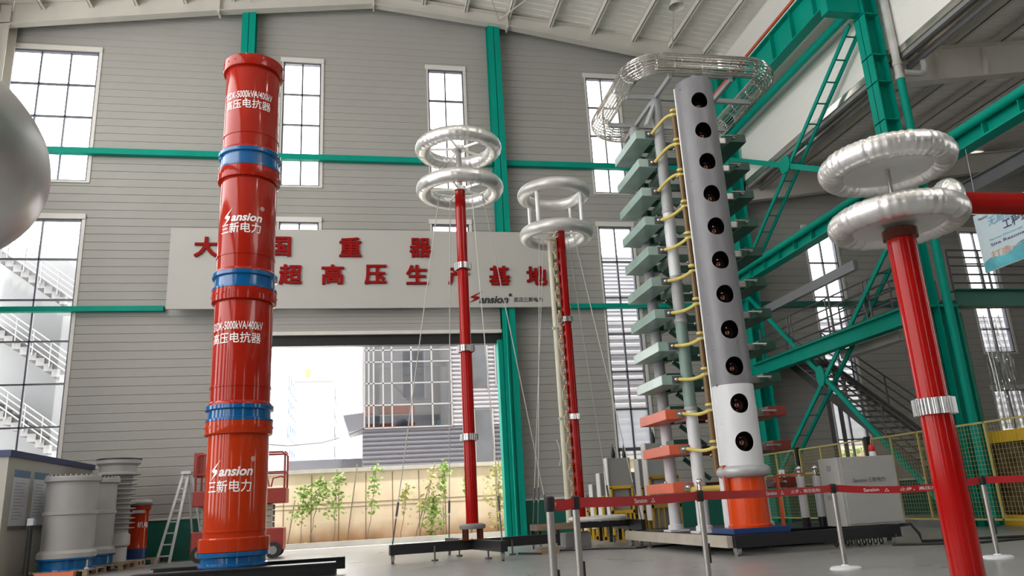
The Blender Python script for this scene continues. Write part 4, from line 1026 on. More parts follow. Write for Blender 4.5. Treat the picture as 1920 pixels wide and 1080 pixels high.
HZ = [8.68, 8.01, 7.335, 6.65, 5.975, 5.29, 4.62, 3.935, 3.25, 2.57, 1.89]
def holed_column(z0, z1, holes, name, m):
    b = MB(); A = math.radians(62); face = math.radians(-101); hr = 0.175
    def P(u, z, r=GR): t = face + u/GR; return (GC[0]+r*math.cos(t), GC[1]+r*math.sin(t), z)
    U = GR*A; cur = z0; holes = sorted(holes)
    def quad_strip(za, zb, ua, ub, n, nz=1):
        for i in range(n):
            u0 = ua+(ub-ua)*i/n; u1 = ua+(ub-ua)*(i+1)/n
            b.add([P(u0, za), P(u1, za), P(u1, zb), P(u0, zb)], [(0,1,2,3)])
    for k, h in enumerate(holes):
        lo = (holes[k-1]+h)/2 if k else z0; hi = (holes[k+1]+h)/2 if k < len(holes)-1 else z1
        lo = max(lo, h-0.34); hi = min(hi, h+0.36)
        if lo-cur > 1e-3: quad_strip(cur, lo, -U, U, 24)
        N = 64; rings = []
        for s in (0.0, 0.25, 0.5, 0.75, 1.0):
            ring = []
            for i in range(N):
                p = 2*PI*i/N; c, sn = math.cos(p), math.sin(p)
                mx = 1e9
                if abs(c) > 1e-6: mx = min(mx, U/abs(c))
                if sn > 1e-6: mx = min(mx, (hi-h)/sn)
                if sn < -1e-6: mx = min(mx, (lo-h)/sn)
                d = hr+(mx-hr)*s; ring.append(P(d*c, h+d*sn))
            rings.append(ring)
        rim = [P(hr*math.cos(2*PI*i/N), h+hr*math.sin(2*PI*i/N), GR-0.02) for i in range(N)]
        vs = rim + [p for r in rings for p in r]
        b.add(vs, [(j*N+i, j*N+(i+1) % N, (j+1)*N+(i+1) % N, (j+1)*N+i) for j in range(5) for i in range(N)])
        cur = hi
    if z1-cur > 1e-3: quad_strip(cur, z1, -U, U, 24)
    quad_strip(z0, z1, U, GR*(2*PI)-U, 48)
    return b.build(name, m, G, ang=0.9)
holed_column(2.93, 9.2, HZ[:9], 'grey_column', 'column_grey')
holed_column(1.42, 2.93, HZ[9:], 'white_column', 'column_white')
MB().lathe([(GR-0.03, 1.45), (GR-0.03, 9.2)], GC, 48, cap=False).build('seam_band', 'column_grey', G) if False else None
MB().lathe([(GR, 9.2), (GR-0.02, 9.24), (0.02, 9.26)], GC, 48).build('column_cap', 'column_grey', G)
b = MB(); n = 40; A0 = math.radians(-101+70); A1 = math.radians(-101+290); vs = []
for i in range(n+1):
    a = A0+(A1-A0)*i/n; vs += [(GC[0]+(GR-.02)*math.cos(a), GC[1]+(GR-.02)*math.sin(a), 1.45), (GC[0]+(GR-.02)*math.cos(a), GC[1]+(GR-.02)*math.sin(a), 9.19)]
b.add(vs, [(2*i, 2*i+2, 2*i+3, 2*i+1) for i in range(n)]); b.build('inner_shade', 'black_steel', G)  # near-black sheet stands in for the shade inside the holed column
for z in HZ:
    o = MB().sphere((GC[0]+0.03, GC[1]+0.02, z), 0.165, 32, 20).build('gap_sphere', 'sphere_metal', G)
    MB().cyl((GC[0]+0.03, GC[1]+0.02, z), (GC[0]+0.03, GC[1]+0.34, z), 0.02, 8).build('sphere_shank', 'steel_brushed', o)
MB().cyl((GC[0]-0.372, GC[1]+0.11, 1.5), (GC[0]-0.372, GC[1]+0.11, 9.18), 0.022, 6).build('edge_strip', 'white_letter', G)
# insulating columns
def ins(x, y, segs, r):
    o = None
    for z0, z1, m in segs:
        MB().cyl((x, y, z0), (x, y, z1), r, 28).build('insulating_column', m, G)
    for z0, z1, m in segs[1:]: MB().lathe([(r, z0-0.04), (r+0.012, z0-0.03), (r+0.012, z0+0.03), (r, z0+0.04)], (x, y), 28).build('joint_band', 'insulator_grey', G)
    b = MB(); b.box(x-0.2, x+0.2, y-0.2, y+0.2, 0.33, 0.37); b.lathe([(r+0.04, 0.37), (r+0.04, 0.45), (r, 0.47)], (x, y), 24); b.build('column_foot', 'column_white', G, smooth=False)
ins(6.26, 14.3, [(0.37, 2.64, 'column_white'), (2.64, 4.4, 'insulator_green'), (4.4, 5.3, 'insulator_grey'), (5.3, 6.75, 'column_white'), (6.75, 9.35, 'insulator_grey')], 0.118)
ins(6.22, 15.6, [(0.37, 2.64, 'column_white'), (2.64, 9.35, 'insulator_grey')], 0.118)
ins(7.62, 14.5, [(0.37, 2.64, 'column_white'), (2.64, 9.35, 'insulator_grey')], 0.118)
ins(7.75, 15.6, [(0.37, 2.64, 'column_white'), (2.64, 9.35, 'insulator_grey')], 0.118)
for x, y in ((6.52, 13.75), ): MB().cyl((x, y, 0.37), (x, y, 1.4), 0.1, 20).build('insulating_column', 'column_white', G)
# trays
SZ = [8.61, 7.95, 7.29, 6.64, 5.985, 5.32, 4.65, 3.98, 3.31, 2.64, 1.97, 1.265]
HX = (6.33, 13.62)          # brown tube
for i, z in enumerate(SZ):
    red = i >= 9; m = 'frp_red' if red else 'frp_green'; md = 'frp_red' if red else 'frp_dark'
    z0, z1 = z-0.19, z
    tr = MB(); tr.box(5.72, 6.12, 14.28, 15.75, z0, z1); o = tr.build('capacitor_tray', m, G, smooth=False, bevel=0.006)
    b = MB(); b.box(5.93, 6.1, 14.262, 14.28, z0+0.02, z1-0.02); b.build('end_fitting', 'steel_brushed' if red else 'dark_grey', o, smooth=False)
    MB().sphere((6.0, 14.24, (z0+z1)/2), 0.036, 14, 8).build('electrode_ball', 'chrome', o); MB().sphere((5.86, 15.0, z1+0.02), 0.03, 12, 8).build('electrode_ball', 'chrome', o)
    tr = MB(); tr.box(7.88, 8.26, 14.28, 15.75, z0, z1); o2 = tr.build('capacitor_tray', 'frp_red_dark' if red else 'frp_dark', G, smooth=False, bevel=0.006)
    MB().sphere((7.98, 14.24, (z0+z1)/2), 0.036, 14, 8).build('electrode_ball', 'chrome', o2); MB().cyl((7.7, 14.2, z0+.1), (8.0, 14.2, z0+.1), 0.02, 8).build('electrode_rod', 'chrome', o2)
    b = MB(); b.box(7.4, 7.95, 14.4, 14.5, z0+0.02, z1-0.04); b.build('end_fitting', 'steel_brushed', o2, smooth=False)
    b = MB(); b.box(6.12, 7.88, 15.5, 15.6, z0+0.02, z1-0.02); b.box(6.5, 7.88, 14.75, 14.83, z0+0.02, z1-0.02); b.build('cross_bar', 'frp_dark' if not red else 'copper_brown', G, smooth=False)
    b = MB(); b.box(6.38, 6.5, 14.75, 15.9, z0+0.03, z1-0.04); b.build('inner_bar', m if not red else 'column_white', G, smooth=False)
    MB().sphere((6.75, 14.70, z0-0.02), 0.035, 12, 8).build('electrode_ball', 'chrome', G); MB().sphere((6.45, 15.35, z0-0.02), 0.035, 12, 8).build('electrode_ball', 'chrome', G)
    if i < 11:
        b = MB(); b.bar((6.42, 15.3, z0-0.04), (6.95, 15.3, z0-0.46), 0.05, 0.08); b.build('charging_resistor', 'frp_dark', G, smooth=False)
        b = MB(); b.box(6.1, 6.45, 14.95, 15.35, z1, z1+0.14); b.build('switch_block', 'frp_dark', o, smooth=False)
    # yellow hose from the tray end to the brown tube
    if i < 11:
        hz = HZ[i]-0.05; p0 = Vector((6.06, 14.22, (z0+z1)/2)); p3 = Vector((HX[0]-0.02, HX[1]-0.05, hz))
        pts = []
        for s in range(9):
            u = s/8; e = u*u*(3-2*u); pts.append(p0+(p3-p0)*u+Vector((0, -0.05*math.sin(PI*u), (p3.z-p0.z)*(e-u)+(-0.05 if i > 2 else 0.07)*math.sin(PI*u))))
        MB().tube(pts, 0.034, 10).build('yellow_hose', 'yellow_hose', G)
        b = MB(); b.lathe([(0.05, hz-0.03), (0.075, hz-0.02), (0.075, hz+0.02), (0.05, hz+0.03)], HX, 20); b.lathe([(0.05, hz+0.08), (0.072, hz+0.09), (0.072, hz+0.13), (0.05, hz+0.14)], HX, 20)
        b.build('tube_collar', 'yellow_hose', G)
        b = MB(); b.cyl((HX[0], HX[1]-0.05, hz), (HX[0]+0.13, HX[1]-0.14, hz), 0.022, 8); b.sphere((HX[0]+0.13, HX[1]-0.14, hz), 0.03, 10, 6); b.build('wing_nut', 'chrome', G)
        MB().cyl((*HX, hz-0.03 if i == 10 else HZ[i+1]+0.09), (*HX, hz-0.03), 0.052, 20).build('brown_tube', 'brown_tube', G) if i < 10 else MB().cyl((*HX, 1.35), (*HX, hz-0.03), 0.052, 20).build('brown_tube', 'brown_tube', G)
# top cage
cage = thing('x', None, None, (0, 0, 0)); bpy.data.objects.remove(cage)
CX, CY, CZ, CHX, CHY, CR = 7.05, 14.88, 9.66, 1.53, 1.58, 0.6
def rr_path(off, z, n=9):
    pts = []; hx, hy, r = CHX+off, CHY+off, max(0.08, CR+off)
    for sx, sy, a0 in ((1, 1, 0), (-1, 1, PI/2), (-1, -1, PI), (1, -1, 1.5*PI)):
        for i in range(n):
            a = a0+PI/2*i/(n-1); pts.append((CX+sx*(hx-r)+r*math.cos(a), CY+sy*(hy-r)+r*math.sin(a), z))
    return pts
cg = None
RT = 0.205
b = MB()
for k in range(20):
    a = 2*PI*k/20; b.tube(rr_path(RT*math.cos(a), CZ+RT*math.sin(a)), 0.0135, 6, closed=True)
cg = b.build('cage_rods', 'stainless', G)
b = MB(); pth = [Vector(p) for p in rr_path(0, CZ, 9)]
L = []
for i, p in enumerate(pth):
    q = pth[(i+1) % len(pth)]; seg = (q-p).length; nn = max(1, int(seg/0.55))
    for s in range(nn if seg > 0.3 else (1 if i % 3 == 0 else 0)):
        L.append((p+(q-p)*((s+0.5)/nn), (q-p).normalized()))
for p, d in L:
    sd = d.cross(Vector((0,0,1))).normalized()
    b = MB(); b.tube([p+sd*(RT-0.02)*math.cos(2*PI*k/20)+Vector((0,0,(RT-0.02)*math.sin(2*PI*k/20))) for k in range(20)], 0.011, 5, closed=True); b.build('cage_hoop', 'stainless', cg)
b = MB()
for y in (14.3, 15.6): b.bar((5.6, y, 9.42), (8.5, y, 9.42), 0.07, 0.1)
b.bar((6.26, 13.4, 9.42), (6.26, 16.3, 9.42), 0.07, 0.1); b.bar((7.62, 13.4, 9.42), (7.62, 16.3, 9.42), 0.07, 0.1)
b.bar((6.735, 13.3, 9.4), (6.735, 13.5, 9.26), 0.08, 0.08); b.bar((6.26, 13.45, 9.5), (7.6, 13.45, 9.5), 0.07, 0.08)
b.build('cage_arms', 'insulator_grey', G, smooth=False)
MB().bar((5.95, 14.2, 8.7), (6.26, 14.3, 9.35), 0.14, 0.05).build('top_bracket', 'insulator_grey', G, smooth=False)
# horizontal yellow resistor tubes, red pipework and white posts on the frame
b = MB(); b.cyl((6.1, 13.95, 1.12), (6.85, 13.75, 1.12), 0.055, 14); b.cyl((6.1, 15.0, 1.1), (6.1, 13.95, 1.12), 0.055, 14); b.build('cream_resistor', 'yellow_hose', G)
b = MB(); b.cyl((6.1, 13.93, 0.98), (6.1, 13.93, 1.2), 0.05, 12); b.sphere((6.1, 13.93, 1.25), 0.06, 14, 10); b.build('electrode_ball', 'chrome', G); MB().sphere((6.5, 13.83, 1.2), 0.05, 14, 10).build('electrode_ball', 'chrome', G)
for x, y in ((8.18, 14.0), (8.52, 14.0)):
    o = MB().cyl((x, y, 0.5), (x, y, 1.25), 0.075, 24).build('insulator_post', 'column_white', G)
    b = MB(); b.cyl((x, y, 1.25), (x, y, 1.36), 0.045, 14); b.sphere((x, y, 1.4), 0.055, 14, 10); b.build('terminal', 'chrome', o)
    MB().cyl((x, y, 0.33), (x, y, 0.5), 0.08, 18).build('post_foot', 'black_steel', o)
b = MB(); b.cyl((7.3, 14.0, 1.28), (8.6, 14.0, 1.3), 0.018, 8); b.build('link_rod', 'yellow_hose', G)
MB().cyl((8.6, 14.0, 1.28), (9.3, 14.1, 1.28), 0.06, 16).build('brown_resistor', 'brown_tube', G)
b = MB(); b.bar((6.32, 13.3, 1.0), (6.32, 13.3, 1.5), 0.06, 0.06, up=(0,1,0)); b.build('red_pipe', 'pipe_red', G, smooth=False)
b = MB(); b.bar((7.35, 13.35, 0.35), (7.35, 13.35, 1.28), 0.05, 0.05, up=(0,1,0)); b.bar((7.3, 13.35, 1.2), (8.1, 14.5, 1.2), 0.05, 0.06); b.bar((7.3, 13.35, 1.28), (8.0, 13.5, 1.3), 0.03, 0.03)
b.build('red_pipework', 'pipe_red', G, smooth=False)
b = MB()
for i in range(9): b.torus((8.1+i*0.11, 13.0, 0.07), 0.05, 0.012, 14, 6, axis='X')
b.build('coiled_cable', 'cable_black', G)
# control cabinet standing on the frame
cb = thing('control_cabinet', 'pale grey control cabinet standing on the generator frame with a red beacon on top', 'cabinet', (8.85, 13.1, 0.34))
MB().box(8.3, 9.46, 12.9, 13.5, 0.34, 1.53).build('case', 'cabinet_grey', cb, smooth=False, bevel=0.012)
MB().box(8.36, 9.42, 12.885, 12.9, 0.38, 1.5).build('door', 'cabinet_grey', cb, smooth=False)
b = MB(); put_text(b, '三新电力', (9.02, 12.88, 1.12), (1,0,0), (0,0,1), w=0.34, bold=0.01); put_text(b, 'Sansion', (8.68, 12.88, 1.115), (1,0,0), (0,0,1), w=0.28, shear=0.25, bold=0.01); b.build('dark_lettering', 'dark_grey', cb, smooth=False)
b = MB(); b.box(8.292, 8.3, 13.1, 13.3, 0.98, 1.08); b.box(8.292, 8.3, 13.12, 13.24, 1.3, 1.4); b.box(8.292, 8.3, 13.05, 13.35, 0.8, 0.88); b.build('vent_label', 'mid_grey', cb, smooth=False)
MB().cyl((9.25, 13.2, 1.53), (9.25, 13.2, 1.62), 0.06, 18).build('beacon_base', 'column_white', cb)
MB().lathe([(0.055, 1.62), (0.06, 1.63), (0.055, 1.72), (0.02, 1.76), (0.001, 1.765)], (9.25, 13.2), 18).build('beacon_lens', 'beacon_red', cb)
# ================================================================== barrier posts and tape
ST = [(1.46, 6.3), (1.86, 7.0), (3.62, 8.3), (6.03, 9.55), (8.2, 9.46), (11.4, 8.2)]
SL = ['leftmost of the five barrier posts, where the red tape begins', 'barrier post just right of the first, in front of the slim red divider rod', 'barrier post in front of the orange generator base', 'barrier post with its round white base in view before the grey cabinet', 'barrier post with a round white base right of the thick red post', '']
p0 = None
for i, (x, y) in enumerate(ST[:5]):
    t = thing('barrier_post', SL[i], 'barrier post', (x, y, 0), 'tape barrier posts')
    MB().cyl((x, y, 0.03), (x, y, 1.03), 0.032, 24).build('pole', 'steel_brushed', t)
    MB().lathe([(0.19, 0.0), (0.19, 0.02), (0.17, 0.035), (0.05, 0.045), (0.04, 0.06)], (x, y), 40).build('base', 'column_white', t)
    MB().lathe([(0.036, 0.94), (0.042, 0.95), (0.042, 1.05), (0.03, 1.06)], (x, y), 24).build('tape_head', 'black_steel', t)
    MB().box(x+0.02, x+0.045, y-0.02, y+0.02, 0.3, 0.5).build('pole_slot', 'black_steel', t, smooth=False)
TL = ['short red barrier tape between the first two posts', 'long red warning tape crossing before the divider cart', 'red warning tape crossing before the orange generator base', 'sagging red warning tape crossing before the grey cabinet', 'red warning tape leaving the right edge before the yellow fence']
for i in range(5):
    (x0, y0), (x1, y1) = ST[i], ST[i+1]; d = Vector((x1-x0, y1-y0, 0)); L = d.length; d.normalize(); n = Vector((d.y, -d.x, 0))
    a = Vector((x0, y0, 0))+d*0.045; e = Vector((x1, y1, 0))-d*0.045; L = (e-a).length
    t = thing('barrier_tape', TL[i], 'barrier tape', (*((a+e)/2)[:2], 0.95), 'red barrier tapes')
    sag = 0.06 if i == 3 else 0.015
    zc = lambda s: 1.0 - 4*sag*s*(1-s)
    b = MB(); N = 20; vs = []
    for k in range(N+1):
        s = k/N; p = a+(e-a)*s; z = zc(s); vs += [tuple(p+n*0.001+Vector((0,0,z-0.045))), tuple(p+n*0.001+Vector((0,0,z+0.045))), tuple(p-n*0.001+Vector((0,0,z-0.045))), tuple(p-n*0.001+Vector((0,0,z+0.045)))]
    fs = []
    for k in range(N): fs += [(4*k, 4*k+4, 4*k+5, 4*k+1), (4*k+2, 4*k+3, 4*k+7, 4*k+6), (4*k+1, 4*k+5, 4*k+7, 4*k+3), (4*k, 4*k+2, 4*k+6, 4*k+4)]
    fs += [(0, 1, 3, 2), (4*N, 4*N+2, 4*N+3, 4*N+1)]
    b.add(vs, fs); b.build('tape', 'tape_red', t, smooth=False)
    b = MB(); pos = 0.75 if i == 1 else (0.5 if i == 2 else 0.55)
    if i == 0: starts = [0.0]; 
    else: starts = {1: [0.85], 2: [1.15], 3: [0.35], 4: [1.2]}[i]
    for s0 in starts:
        for txt, off, w in ((('止步', 0.07, 0.14),) if i == 0 else (('Sansion', 0.14, 0.22), ('△', 0.36, 0.07), ('止步，高压危险!', 0.88, 0.66))):
            if s0+off+w/2 > L-0.05 and i: continue
            p = a+d*(s0+off)+n*0.004+Vector((0,0,zc((s0+off)/L))); b = MB(); put_text(b, txt, p, d, (0,0,1), w=w, h=0.045, bold=0.01)
            b.build('white_lettering', 'white_letter', t, smooth=False)
# ================================================================== yellow mesh fence
def fence_panel(y0, y1, mids, label, gaps=()):
    x = 12.9; t = thing('mesh_fence', label, 'fence', (x, (y0+y1)/2, 0), 'yellow mesh fence panels')
    b = MB(); e = 0.02
    b.box(x-e, x+e, y0, y1, 2.16, 2.2); b.box(x-e, x+e, y0, y1, 0.18, 0.22); b.box(x-e, x+e, y0, y0+0.04, 0.18, 2.2); b.box(x-e, x+e, y1-0.04, y1, 0.18, 2.2)
    for m in mids: b.box(x-e, x+e, m-0.02, m+0.02, 0.18, 2.2)
    b.build('frame', 'fence_yellow', t, smooth=False)
    b = MB(); y = y0+0.07
    while y < y1-0.03: b.box(x-0.002, x+0.002, y-0.0022, y+0.0022, 0.2, 2.18); y += 0.095
    z = 0.27
    while z < 2.15: b.box(x-0.002, x+0.002, y0, y1, z-0.0022, z+0.0022); z += 0.095
    b.build('wire_mesh', 'fence_yellow', t, smooth=False)
    for y in (y0, y1): b = MB(); b.box(x-0.03, x+0.03, y-0.03, y+0.03, 0, 0.2); b.build('foot', 'fence_yellow', t, smooth=False)
fence_panel(22.12, 24.3, [23.3], 'farthest yellow mesh fence panel with a small warning sign')
fence_panel(18.68, 21.9, [20.75, 19.8], 'yellow mesh fence panel behind the white cabinet')
fence_panel(11.6, 18.4, [17.6, 16.6, 14.5, 12.5], 'longest yellow mesh fence panel, behind the thick red post and before the wrapped bale')
for y, lab in ((22.0, 'dark fence post between the two farthest mesh panels'), (18.54, 'dark fence post above the white cabinet')):
    tag(MB().box(12.84, 12.96, y-0.06, y+0.06, 0, 2.25).build('fence_post', 'black_steel', smooth=False), lab, 'post', 'dark fence posts')
w = thing('warning_sign', 'small white warning plate with a black triangle hung on the far fence panel', 'sign', (12.86, 23.0, 1.2))
MB().box(12.855, 12.868, 22.85, 23.2, 1.25, 1.65).build('plate', 'white_letter', w, smooth=False)
MB().add([(12.85, 23.12, 1.38), (12.85, 22.93, 1.38), (12.85, 23.025, 1.58)], [(0, 1, 2)]).build('triangle', 'sign_dark', w, smooth=False)
# yellow rack with wrapped goods behind the fence
y = thing('yellow_rack', 'yellow steel frame holding a brown wrapped bale at the right edge behind the fence', 'rack', (14.6, 15.0, 0))
b = MB()
for yy in (13.2, 16.28): b.box(14.2, 14.25, yy, yy+0.05, 0.1, 2.05); b.box(15.5, 15.55, yy, yy+0.05, 0.1, 2.05)
b.box(14.18, 14.26, 13.2, 16.34, 1.8, 2.06); b.box(15.5, 15.6, 13.2, 16.34, 1.78, 2.06); b.box(14.15, 15.65, 13.0, 16.36, 0.0, 0.22)
b.build('frame', 'yellow_paint', y, smooth=False)
b = MB(); rnd = random.Random(5); n = 14; vs = []
tag(MB().box(14.32, 15.45, 13.4, 16.2, 0.22, 1.95).build('wrapped_bale', 'wrap_brown', smooth=False, bevel=0.12), 'brown plastic wrapped bale inside the yellow frame', 'bale')
# ================================================================== grey tanks in yellow crates
def tank(x, yv, wd, h, label, group, hi):
    t = thing('tank_unit', label, 'tank', (x, yv, 0), group)
    x0, x1 = x-wd/2, x+wd/2; d = 0.30
    zb = 0.18
    o = MB(); o.box(x0, x1, yv-d/2, yv+d/2, h*0.62, h); o.box(x0+.08, x1-.08, yv-d/2+.04, yv+d/2-.04, h*.12, h*.62); o.build('tank_body', 'tank_grey', t, smooth=False)
    b = MB(); b.box(x0-0.03, x0, yv-d/2-0.02, yv+d/2, h*0.2, h+0.01); b.build('white_edge', 'tank_white', t, smooth=False)
    b = MB(); e = 0.045
    for xx in (x0, x1-e):
        b.box(xx, xx+e, yv-d/2-0.06, yv-d/2-0.02, 0, h*0.64); b.box(xx, xx+e, yv+d/2, yv+d/2+e, 0, h*0.64)
    for z in (h*0.64, h*0.34, 0.05): b.box(x0, x1, yv-d/2-0.06, yv-d/2-0.02, z-0.04, z+0.04)
    for k in range(4): xx = x0+wd*(k+1)/5; b.box(xx-0.02, xx+0.02, yv-d/2-0.05, yv-d/2-0.03, 0, h*0.34)
    b.build('yellow_crate', 'yellow_paint' if hi else 'ochre_paint', t, smooth=False)
    for k in (0.35, 0.85) if h > 1.9 else ():
        xx = x0+wd*k; s = MB(); s.lathe([(0.05, h), (0.055, h+0.05), (0.06, h+0.12), (0.03, h+0.26), (0.012, h+0.3), (0.012, h+0.36)], (xx, yv), 14); s.build('bushing', 'black_steel', t)
for i in range(5):
    tank(6.62-0.07*i, 20.3+0.55*i, 0.62, [2.08, 1.72, 1.45, 1.2, 0.95][i], ['front grey tank with two black bushings, left row beside the red divider', 'second tank of the left row, its white edge showing beside the front one', 'third tank of the left row', 'fourth tank of the left row', 'lowest rear tank of the left row'][i], 'left row of grey tanks', True)
    tank(7.3-0.05*i+0.15, 19.35+0.5*i, 0.78, [2.36, 2.0, 1.7, 1.4, 1.15][i], ['tallest grey tank in an ochre crate right behind the generator trays', 'second tank of the right row, stepping down behind the tallest', 'third tank of the right row', 'fourth tank of the right row', 'lowest rear tank of the right row'][i], 'right row of grey tanks', False)
# ================================================================== left side : drums, insulator, wrapped drum
def pallet(x0, x1, y0, y1, label, z=0.0, m='wood'):
    t = thing('pallet', label, 'pallet', ((x0+x1)/2, (y0+y1)/2, 0), 'wooden pallets')
    b = MB(); n = 7
    for k in range(n): a = x0+(x1-x0)*k/n; b.box(a+0.01, a+(x1-x0)/n-0.02, y0, y1, 0.12, 0.15)
    b.build('deck', m, t, smooth=False)
    b = MB()
    for xx in (x0, (x0+x1)/2-0.05, x1-0.1):
        for yy in (y0, (y0+y1)/2-0.05, y1-0.1): b.box(xx, xx+0.1, yy, yy+0.1, 0.02, 0.12)
        b.box(xx, xx+0.1, y0, y1, 0.0, 0.02)
    b.build('blocks', m, t, smooth=False)
def grey_drum(c, r, z0, zt, label):
    t = thing('reactor_drum', label, 'reactor', (c[0], c[1], z0), 'grey reactor drums')
    h = zt-z0
    MB().lathe([(r+0.06, z0), (r+0.05, z0+0.02), (r+0.0, z0+0.04), (r, z0+0.2), (r+0.05, z0+0.22), (r+0.05, z0+0.26)], c, 56).build('blue_ring', 'blue_gloss', t)
    zz = z0+0.26
    b = MB(); b.lathe([(r+0.05, zz), (r+0.05, zz+0.1), (r, zz+0.16), (r-0.02, zz+0.17), (r-0.02, z0+h*0.58), (r+0.01, z0+h*0.585), (r+0.01, z0+h*0.62), (r-0.02, z0+h*0.625), (r-0.02, zt-0.14), (r+0.04, zt-0.11), (r+0.04, zt-0.02), (r, zt)], c, 56)
    for k in range(32): a = 2*PI*k/32; b.cyl((c[0]+(r)*math.cos(a), c[1]+(r)*math.sin(a), zt), (c[0]+r*math.cos(a), c[1]+r*math.sin(a), zt+0.04), 0.02, 6)
    b.build('shell', 'grey_drum', t)
    a = ang_cam(c, 40); b = MB(); px, py = c[0]+(r+0.08)*math.cos(a), c[1]+(r+0.08)*math.sin(a)
    b.box(px-0.04, px+0.04, py-0.02, py+0.02, z0+0.0, z0+0.03); b.cyl((px, py, z0+.03), (px, py, z0+0.2), 0.02, 8); b.build('tie_rod', 'chrome', t)
pallet(-7.3, -6.0, 19.5, 20.85, 'pallet under the large grey drum nearest the camera')
tag(MB().box(-6.98, -6.2, 19.25, 19.45, 0.0, 0.14).build('timber_plank', 'far_orange', smooth=False), 'orange stained plank in front of the nearest grey drum', 'plank')
grey_drum((-6.68, 20.2), 0.56, 0.15, 2.2, 'large grey drum on a blue ring, nearest of the grey ones')
pallet(-7.0, -5.75, 21.2, 22.4, 'pallet under the grey drum standing second in the left row')
grey_drum((-6.62, 21.75), 0.47, 0.15, 2.22, 'grey drum half hidden behind the nearest one')
pallet(-7.0, -5.8, 22.7, 23.5, 'pallet under the tall ribbed insulator')
c = (-6.55, 23.1)
t = thing('ribbed_insulator', 'tall grey ribbed insulator with wide sheds and a dark cap by the left wall', 'insulator', (*c, 0.15))
prof = [(0.36, 0.15), (0.36, 0.5), (0.42, 0.55), (0.42, 0.8), (0.36, 0.86)]
for k in range(11):
    z = 0.95+k*0.125; prof += [(0.36, z), (0.5, z+0.03), (0.5, z+0.045), (0.36, z+0.06)]
prof += [(0.38, 2.33), (0.57, 2.36), (0.57, 2.40), (0.46, 2.44), (0.47, 2.6), (0.55, 2.66), (0.55, 2.76)]
MB().lathe(prof, c, 48).build('body', 'grey_drum', t, ang=0.5)
MB().lathe([(0.57, 2.76), (0.57, 2.79)], c, 40).build('cap', 'black_steel', t)
pallet(-6.9, -5.6, 23.65, 24.75, 'pallet under the red wrapped drum by the left wall')
c = (-6.22, 24.2)
t = thing('reactor_drum', 'small red drum with a white wrapped top standing by the left wall', 'reactor', (*c, 0.15))
MB().lathe([(0.27, 0.15), (0.27, 0.42)], c, 36).build('blue_ring', 'blue_paint', t)
MB().lathe([(0.28, 0.42), (0.25, 0.5), (0.25, 1.42), (0.3, 1.45), (0.3, 1.56)], c, 36).build('shell', 'drum_orange', t)
MB().lathe([(0.34, 1.56), (0.34, 1.6)], c, 30).build('rim', 'dark_grey', t)
b = MB(); b.torus((*c, 1.66), 0.22, 0.1, 40, 14, 0.18, 8, 0.7); b.lathe([(0.28, 1.6), (0.25, 1.70), (0.01, 1.72)], c, 24); b.build('wrapping', 'plastic_white', t)
b = MB(); v = text2d('机电', 0.01); wrap_text(b, [(fit(v[0], w=0.34, h=0.16), v[1])], c, 0.254, ang_cam(c, 30), 1.05); b.build('white_lettering', 'white_letter', t, smooth=False)
b = MB(); b.box(c[0]-0.1, c[0]+0.22, c[1]-0.33, c[1]-0.31, 1.36, 1.44); b.build('paper_tag', 'paper', t, smooth=False)
# cabin with posters
cbn = thing('office_cabin', 'grey beige cabin with a navy roof edge and wall posters at the left edge', 'cabin', (-8.4, 21, 0))
b = MB(); b.box(-9.6, -7.6, 18.9, 24.4, 0, 2.62); b.build('walls', 'cabinet_beige', cbn, smooth=False)
MB().box(-9.65, -7.55, 18.85, 24.45, 2.62, 2.76).build('roof_edge', 'navy', cbn, smooth=False)
for i, yy in enumerate((19.25, 20.35, 21.45)):
    o = MB().box(-7.6, -7.585, yy, yy+0.85, 1.15, 2.36).build('poster', 'paper', cbn, smooth=False)
    MB().box(-7.586, -7.58, yy, yy+0.85, 2.2, 2.36).build('poster_header', 'paper_blue', o, smooth=False)
    b = MB()
    for k in range(12): b.box(-7.586, -7.582, yy+0.1, yy+0.1+0.6*(0.6+0.4*((k*37) % 10)/10), 1.3+k*0.07, 1.315+k*0.07)
    b.build('poster_lines', 'mid_grey', o, smooth=False)
    MB().box(-7.6, -7.56, yy-0.02, yy+0.87, 1.08, 1.16).build('poster_tray', 'dark_grey', o, smooth=False)
p = thing('queue_post', 'black stand post before the cabin posters', 'post', (-7.2, 19.4, 0))
MB().cyl((-7.2, 19.4, 0.03), (-7.2, 19.4, 1.15), 0.05, 16).build('pole', 'black_steel', p); MB().lathe([(0.2, 0), (0.2, 0.03)], (-7.2, 19.4), 24).build('base', 'yellow_paint', p); MB().box(-7.26, -7.14, 19.34, 19.46, 1.15, 1.3).build('clip', 'paper', p, smooth=False)
# ladder
ld = thing('step_ladder', 'aluminium step ladder leaning open against the left wall', 'ladder', (-5.1, 24.2, 0))
for s, yy in ((-1, 23.75), ):
    for (x0, x1) in ((-5.62, -5.12), (-5.28, -4.98)):
        MB().bar((x0, 23.9, 0), (x1, 24.25, 2.4), 0.07, 0.05, up=(0, 1, 0)).build('rail', 'silver_ladder', ld, smooth=False)
for (x0, x1) in ((-4.78, -5.0), (-4.5, -4.9)):
    MB().bar((x0, 24.6, 0), (x1, 24.3, 2.4), 0.05, 0.05, up=(0, 1, 0)).build('rear_rail', 'silver_ladder', ld, smooth=False)
for k in range(8):
    s = (k+0.6)/8; z = 2.4*s; y_ = 23.9+0.35*s
    MB().bar((-5.62+0.5*s, y_, z), (-5.28+0.3*s, y_, z), 0.09, 0.035).build('rung', 'silver_ladder', ld, smooth=False)
MB().box(-5.16, -4.9, 24.1, 24.4, 2.38, 2.46).build('top_cap', 'silver_ladder', ld, smooth=False)
